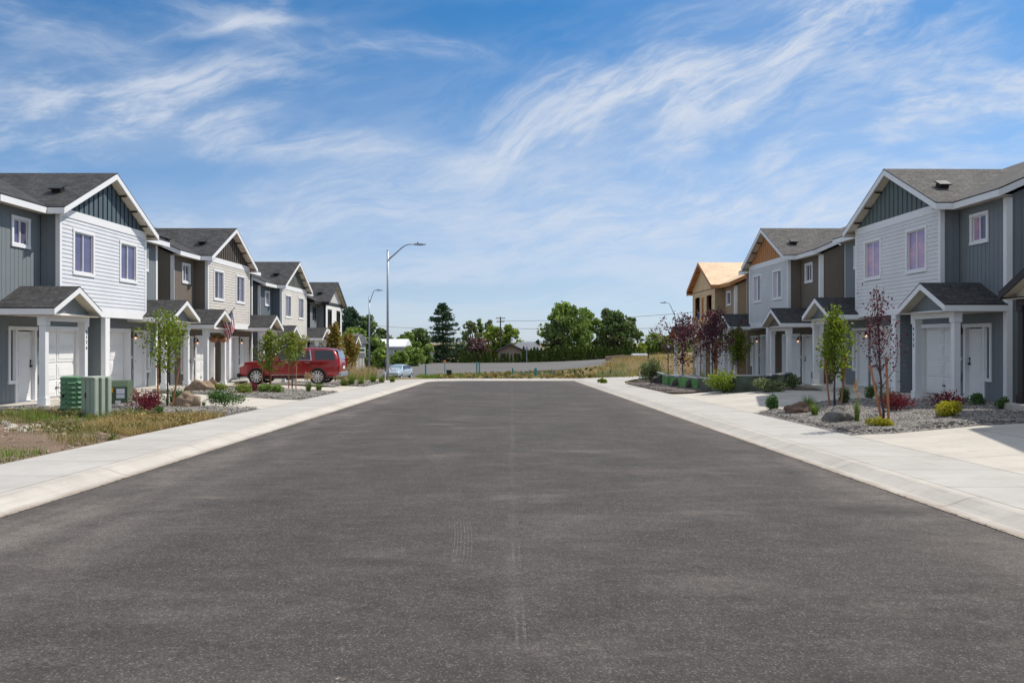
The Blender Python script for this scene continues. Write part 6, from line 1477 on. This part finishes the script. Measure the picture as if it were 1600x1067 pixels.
def suv():
    z0 = .0; P = []
    # x from nose -2.6 to tail 2.6
    P = [(-2.60, .55, .92, .93, .80, .6), (-2.50, .38, 1.02, 1.03, .93, .6), (-2.20, .33, 1.14, 1.15, .99, .6), (-1.5, .33, 1.18, 1.19, 1.02, .65), (-1.12, .33, 1.20, 1.22, 1.02, .68), (-.95, .33, 1.21, 1.30, 1.02, .70), (-.30, .33, 1.22, 1.82, 1.02, .72), (.0, .33, 1.22, 1.89, 1.02, .73), (1.0, .33, 1.22, 1.90, 1.02, .73), (2.0, .34, 1.22, 1.86, 1.02, .71), (2.32, .38, 1.22, 1.80, 1.01, .69), (2.52, .42, 1.20, 1.35, .98, .80), (2.60, .50, .92, .93, .93, .6)]
    q = (-11.05, 41.6)
    zc = T(q[0], q[1] - 1.0) + .02
    hwb = 1.025
    D = []
    gy = lambda z: .955 * 1.02 - (.955 * 1.02 - .73) * max(0, (z - 1.22)) / .62 + .012
    def win(x0, x1, x2, x3, za=1.26, zb=1.74): return [(x0, gy(za), za), (x1, gy(za), za), (x2, gy(zb), zb), (x3, gy(zb), zb)]
    D.append(('side_window', win(-.72, .02, .02, -.34), M['glassD'], .02)); D.append(('side_window', win(.10, .82, .82, .10), M['glassD'], .02)); D.append(('side_window', win(.88, 1.10, .98, .88), M['glassD'], .02))
    D.append(('side_window', win(1.34, 2.36, 2.20, 1.26), M['glassD'], .02))
    D.append(('window_trim', [(1.13, gy(1.24), 1.24), (1.17, gy(1.24), 1.24), (1.05, gy(1.78), 1.78), (1.01, gy(1.78), 1.78)], M['chrome'], .01))
    D.append(('window_trim', [(-.78, gy(1.235), 1.225), (1.17, gy(1.235), 1.225), (1.17, gy(1.25), 1.25), (-.78, gy(1.25), 1.25)], M['chrome'], .01))
    D.append(('door_handle', [(-.20, 1.045, 1.10), (.02, 1.045, 1.10), (.02, 1.045, 1.14), (-.20, 1.045, 1.14)], M['chrome'], .03)); D.append(('door_handle', [(.84, 1.045, 1.10), (1.06, 1.045, 1.10), (1.06, 1.045, 1.14), (.84, 1.045, 1.14)], M['chrome'], .03))
    D.append(('door_seam', [(.055, 1.032, .42), (.068, 1.032, .42), (.068, 1.032, 1.20), (.055, 1.032, 1.20)], M['iron'], .02)); D.append(('door_seam', [(-.87, 1.032, .42), (-.857, 1.032, .42), (-.857, 1.032, 1.18), (-.87, 1.032, 1.18)], M['iron'], .02))
    D.append(('door_seam', [(1.14, 1.032, .85), (1.153, 1.032, .85), (1.153, 1.032, 1.20), (1.14, 1.032, 1.20)], M['iron'], .02))
    D.append(('side_moulding', [(-.95, 1.05, .47), (1.05, 1.05, .47), (1.05, 1.05, .50), (-.95, 1.05, .50)], M['chrome'], .03))
    D.append(('running_board', [(-1.15, 1.06, .30), (1.12, 1.06, .30), (1.12, 1.06, .36), (-1.15, 1.06, .36)], M['iron'], .12))
    D.append(('tail_lamp', [(2.47, 1.005, .92), (2.60, .90, .92), (2.56, .90, 1.40), (2.42, .99, 1.22)], M['lensr'], .05))
    D.append(('headlight', [(-2.56, .90, .86), (-2.28, 1.015, .94), (-2.24, 1.01, 1.08), (-2.50, .90, 1.03)], M['lensw'], .05))
    D.append(('mirror', [(-.62, 1.22, 1.24), (-.44, 1.22, 1.24), (-.46, 1.22, 1.40), (-.60, 1.22, 1.40)], RED, .16))
    D.append(('roof_rail', [(.0, .66, 1.92), (1.95, .66, 1.90), (1.95, .66, 1.93), (.0, .66, 1.95)], M['iron'], .03))
    r = car('parked_suv', (q[0], q[1], zc), 0, 'large red SUV parked on the left driveway with its nose to the garage', 'car', RED, 5.2, 2.04, P, .33, 1.9, [(-1.62, .42), (1.48, .42)], .41, .29, None, D, spokes=10)
    r.scale = (.965, .965, .965); r.location.x += .13
    # windscreen, rear glass, bumper, plate
    mb = MB(); mb.prism([(-.93, -.78, 1.27), (-.93, .78, 1.27), (-.32, .66, 1.78), (-.32, -.66, 1.78)], (-.012, 0, .012)); mb.build('windscreen', M['glassD'], r, recalc=True)
    mb = MB(); mb.prism([(2.525, -.74, 1.28), (2.525, .74, 1.28), (2.39, .62, 1.74), (2.39, -.62, 1.74)], (.02, 0, .006)); mb.build('rear_window', glass('pale_rear_glass', (.12, .16, .2), .05, 1.0), r, recalc=True)
    mb = MB(); mb.box(2.50, -.93, .40, 2.66, .93, .62); mb.build('rear_bumper', M['metal'], r, bevel=.03); mb = MB(); mb.box(-2.66, -.88, .36, -2.50, .88, .56); mb.build('front_bumper', M['iron'], r, bevel=.03)
    mb = MB(); mb.box(2.60, -.22, .78, 2.615, .22, .92); mb.build('number_plate', M['white'], r); mb = MB(); mb.box(2.28, -.62, 1.80, 2.52, .62, 1.845); mb.build('spoiler', RED, r, bevel=.01)
    mb = MB(); mb.box(-2.63, -.55, .66, -2.59, .55, .92); mb.build('grille', M['chrome'], r, bevel=.01)
suv()
def hatch():
    P = [(-2.0, .45, .66, .67, .68, .5), (-1.9, .28, .74, .75, .78, .5), (-1.5, .24, .86, .87, .84, .5), (-.95, .24, .93, .95, .85, .55), (-.3, .24, .95, 1.36, .85, .58), (.2, .24, .96, 1.45, .85, .6), (1.0, .24, .97, 1.42, .85, .58), (1.5, .26, .97, 1.30, .84, .56), (1.85, .30, .95, 1.05, .80, .55), (1.98, .40, .80, .81, .74, .5)]
    gy = lambda z: .81 - (.81 - .60) * (z - .96) / .46 + .012
    D = [('side_window', [(-.68, gy(1.0), 1.0), (.30, gy(1.0), 1.0), (.30, gy(1.34), 1.34), (-.25, gy(1.34), 1.34)], M['glassD'], .02), ('side_window', [(.38, gy(1.0), 1.0), (1.35, gy(1.0), 1.0), (1.1, gy(1.34), 1.34), (.38, gy(1.34), 1.34)], M['glassD'], .02),
         ('headlight', [(-1.97, .55, .58), (-1.80, .80, .60), (-1.70, .80, .72), (-1.90, .60, .70)], M['lensw'], .06), ('tail_lamp', [(1.96, .60, .72), (1.86, .80, .70), (1.80, .79, .92), (1.90, .62, .95)], M['lensr'], .05), ('mirror', [(-.62, .98, .98), (-.48, .98, .98), (-.50, .98, 1.08), (-.60, .98, 1.08)], SILV, .12)]
    y = 78; x = at(622, y); z = zat(593, y)
    r = car('parked_hatchback', (x, y, z), R(-104 + 180), 'small pale blue hatchback parked beyond the tall lamp post', 'car', SILV, 4, 1.7, P, .24, 1.45, [(-1.25, .31), (1.22, .31)], .31, .2, None, D)
    mb = MB(); mb.prism([(-.93, -.68, .98), (-.93, .68, .98), (-.30, .55, 1.33), (-.30, -.55, 1.33)], (-.012, 0, .012)); mb.build('windscreen', glass('bright_windscreen', (.16, .24, .30), .04, 1.0), r, recalc=True)
    mb = MB(); mb.prism([(1.86, -.62, 1.02), (1.86, .62, 1.02), (1.50, .52, 1.30), (1.50, -.52, 1.30)], (.02, 0, .006)); mb.build('rear_window', M['glassD'], r, recalc=True)
    mb = MB(); mb.box(-2.03, -.25, .40, -2.0, .25, .52); mb.build('number_plate', M['white'], r); mb = MB(); mb.box(-2.04, -.7, .28, -1.95, .7, .40); mb.build('front_bumper', M['iron'], r, bevel=.02)
hatch()

# ---------------------------------------------------------------- the two carpenters at the upstairs openings
def person(loc, rz, label, shirt, arm_pose):
    root_o = None
    V = {'pel': (0, 0, .95), 'wst': (0, 0, 1.10), 'chs': (.03, 0, 1.32), 'nk': (.05, 0, 1.47), 'nk2': (.07, 0, 1.53), 'hd': (.09, 0, 1.62), 'hd2': (.10, 0, 1.70),
         'hl': (0, .10, .90), 'kl': (.03, .11, .50), 'al': (0, .12, .09), 'tl': (.14, .13, .03), 'hr': (0, -.10, .90), 'kr': (.03, -.11, .50), 'ar': (0, -.12, .09), 'tr': (.14, -.13, .03),
         'sl': (.03, .18, 1.38), 'el': arm_pose[0][0], 'wl': arm_pose[0][1], 'sr': (.03, -.18, 1.38), 'er': arm_pose[1][0], 'wr': arm_pose[1][1]}
    Rd = {'pel': (.15, .115), 'wst': (.14, .10), 'chs': (.17, .12), 'nk': (.065, .065), 'nk2': (.05, .05), 'hd': (.088, .075), 'hd2': (.085, .075), 'hl': (.09, .09), 'kl': (.06, .06), 'al': (.042, .042), 'tl': (.04, .035), 'hr': (.09, .09), 'kr': (.06, .06), 'ar': (.042, .042), 'tr': (.04, .035), 'sl': (.06, .06), 'el': (.043, .043), 'wl': (.03, .03), 'sr': (.06, .06), 'er': (.043, .043), 'wr': (.03, .03)}
    E = [('pel', 'wst'), ('wst', 'chs'), ('chs', 'nk'), ('nk', 'nk2'), ('nk2', 'hd'), ('hd', 'hd2'), ('pel', 'hl'), ('hl', 'kl'), ('kl', 'al'), ('al', 'tl'), ('pel', 'hr'), ('hr', 'kr'), ('kr', 'ar'), ('ar', 'tr'), ('chs', 'sl'), ('sl', 'el'), ('el', 'wl'), ('chs', 'sr'), ('sr', 'er'), ('er', 'wr')]
    names = list(V); verts = [V[n] for n in names]; rads = [Rd[n] for n in names]; edges = [(names.index(a), names.index(b)) for a, b in E]
    for s, w, e in (('l', 'wl', 'el'), ('r', 'wr', 'er')):          # five fingers each
        wv = Vector(V[w]); d = (wv - Vector(V[e])).normalized(); side = d.cross(Vector((0, 0, 1))).normalized(); pi = len(verts); verts.append(tuple(wv + d * .06)); rads.append((.036, .018)); edges.append((names.index(w), pi))
        for k, (o, ln) in enumerate(((-.030, .070), (-.010, .080), (.010, .076), (.030, .060))):
            a = len(verts); verts.append(tuple(wv + d * .095 + side * o)); rads.append((.010, .010)); edges.append((pi, a)); verts.append(tuple(wv + d * (.095 + ln * .6) + side * o + Vector((0, 0, -.012)))); rads.append((.009, .009)); edges.append((a, a + 1)); verts.append(tuple(wv + d * (.095 + ln * .85) + side * o + Vector((0, 0, -.035)))); rads.append((.008, .008)); edges.append((a + 1, a + 2))
        a = len(verts); verts.append(tuple(wv + d * .055 - side * .045)); rads.append((.012, .012)); edges.append((pi, a)); verts.append(tuple(wv + d * .09 - side * .065)); rads.append((.010, .010)); edges.append((a, a + 1))
    me = bpy.data.meshes.new('person'); me.from_pydata(verts, edges, []); tmp = bpy.data.objects.new('tmp', me); col.objects.link(tmp)
    sk = tmp.modifiers.new('s', 'SKIN'); sk.use_smooth_shade = True
    for v, r in zip(me.skin_vertices[0].data, rads): v.radius = r
    me.skin_vertices[0].data[0].use_root = True
    sb = tmp.modifiers.new('b', 'SUBSURF'); sb.levels = 1; bpy.context.view_layer.update()
    m2 = bpy.data.meshes.new_from_object(tmp.evaluated_get(bpy.context.evaluated_depsgraph_get())); bpy.data.objects.remove(tmp)
    skin = paint('skin_tone', (.42, .24, .16), .6, .03); jeans = paint('work_trousers', (.05, .07, .12), .9); m2.materials.clear(); [m2.materials.append(x) for x in (skin, shirt, jeans)]
    wl, wr_, el, er = (Vector(V[k]) for k in ('wl', 'wr', 'el', 'er'))
    for p in m2.polygons:
        c = p.center; i = 0
        if c.z < .98 and abs(c.y) < .25 and min((c - wl).length, (c - wr_).length) > .22: i = 2
        elif c.z < 1.48 and min((c - wl).length, (c - wr_).length) > .2: i = 1
        p.material_index = i; p.use_smooth = True
    o = bpy.data.objects.new('person', m2); col.objects.link(o); o.location = loc; o.rotation_euler = (0, 0, rz); tag(o, label, 'person')
    h = MB(); n = 12
    rings = [[(.085 + math.cos(2 * math.pi * k / n) * r, math.sin(2 * math.pi * k / n) * r * .9, z) for k in range(n)] for r, z in ((.10, 1.66), (.108, 1.71), (.10, 1.77), (.06, 1.81), (.01, 1.82))]
    h.loft(rings); h.build('hair', M['black'], o, smooth=True)
    f = MB(); f.tube([(.175, 0, 1.655), (.200, 0, 1.628), (.178, 0, 1.618)], [.008, .014, .010], 6); f.build('nose', skin, o, smooth=True)
    for s in (-1, 1):
        f = MB(); f.tube([(.165, s * .03, 1.665), (.178, s * .03, 1.665)], .010, 8); f.build('eye', M['iron'], o); f = MB(); f.tube([(.09, s * .078, 1.66), (.085, s * .092, 1.65), (.09, s * .078, 1.62)], [.012, .02, .010], 6); f.build('ear', skin, o, smooth=True)
    f = MB(); f.box(.168, -.025, 1.588, .178, .025, 1.597); f.build('mouth', paint('lips', (.30, .10, .09), .5), o)
RH = Matrix.Translation((13.10, 54.5, -.64)) @ Matrix.Rotation(RY, 4, 'Z')
arms = [((.22, .24, 1.20), (.42, .20, 1.22)), ((.24, -.24, 1.18), (.44, -.18, 1.22))]
q = RH @ Vector((.47, -1.50, 2.72)); person(tuple(q), RY, 'carpenter in a blue shirt leaning at the left upstairs opening', paint('blue_shirt', (.02, .08, .22), .9), arms)
q = RH @ Vector((.49, 1.62, 2.72)); person(tuple(q), RY, 'dark haired carpenter in a pink red shirt at the right upstairs opening', paint('pink_red_shirt', (.45, .10, .10), .9), arms)
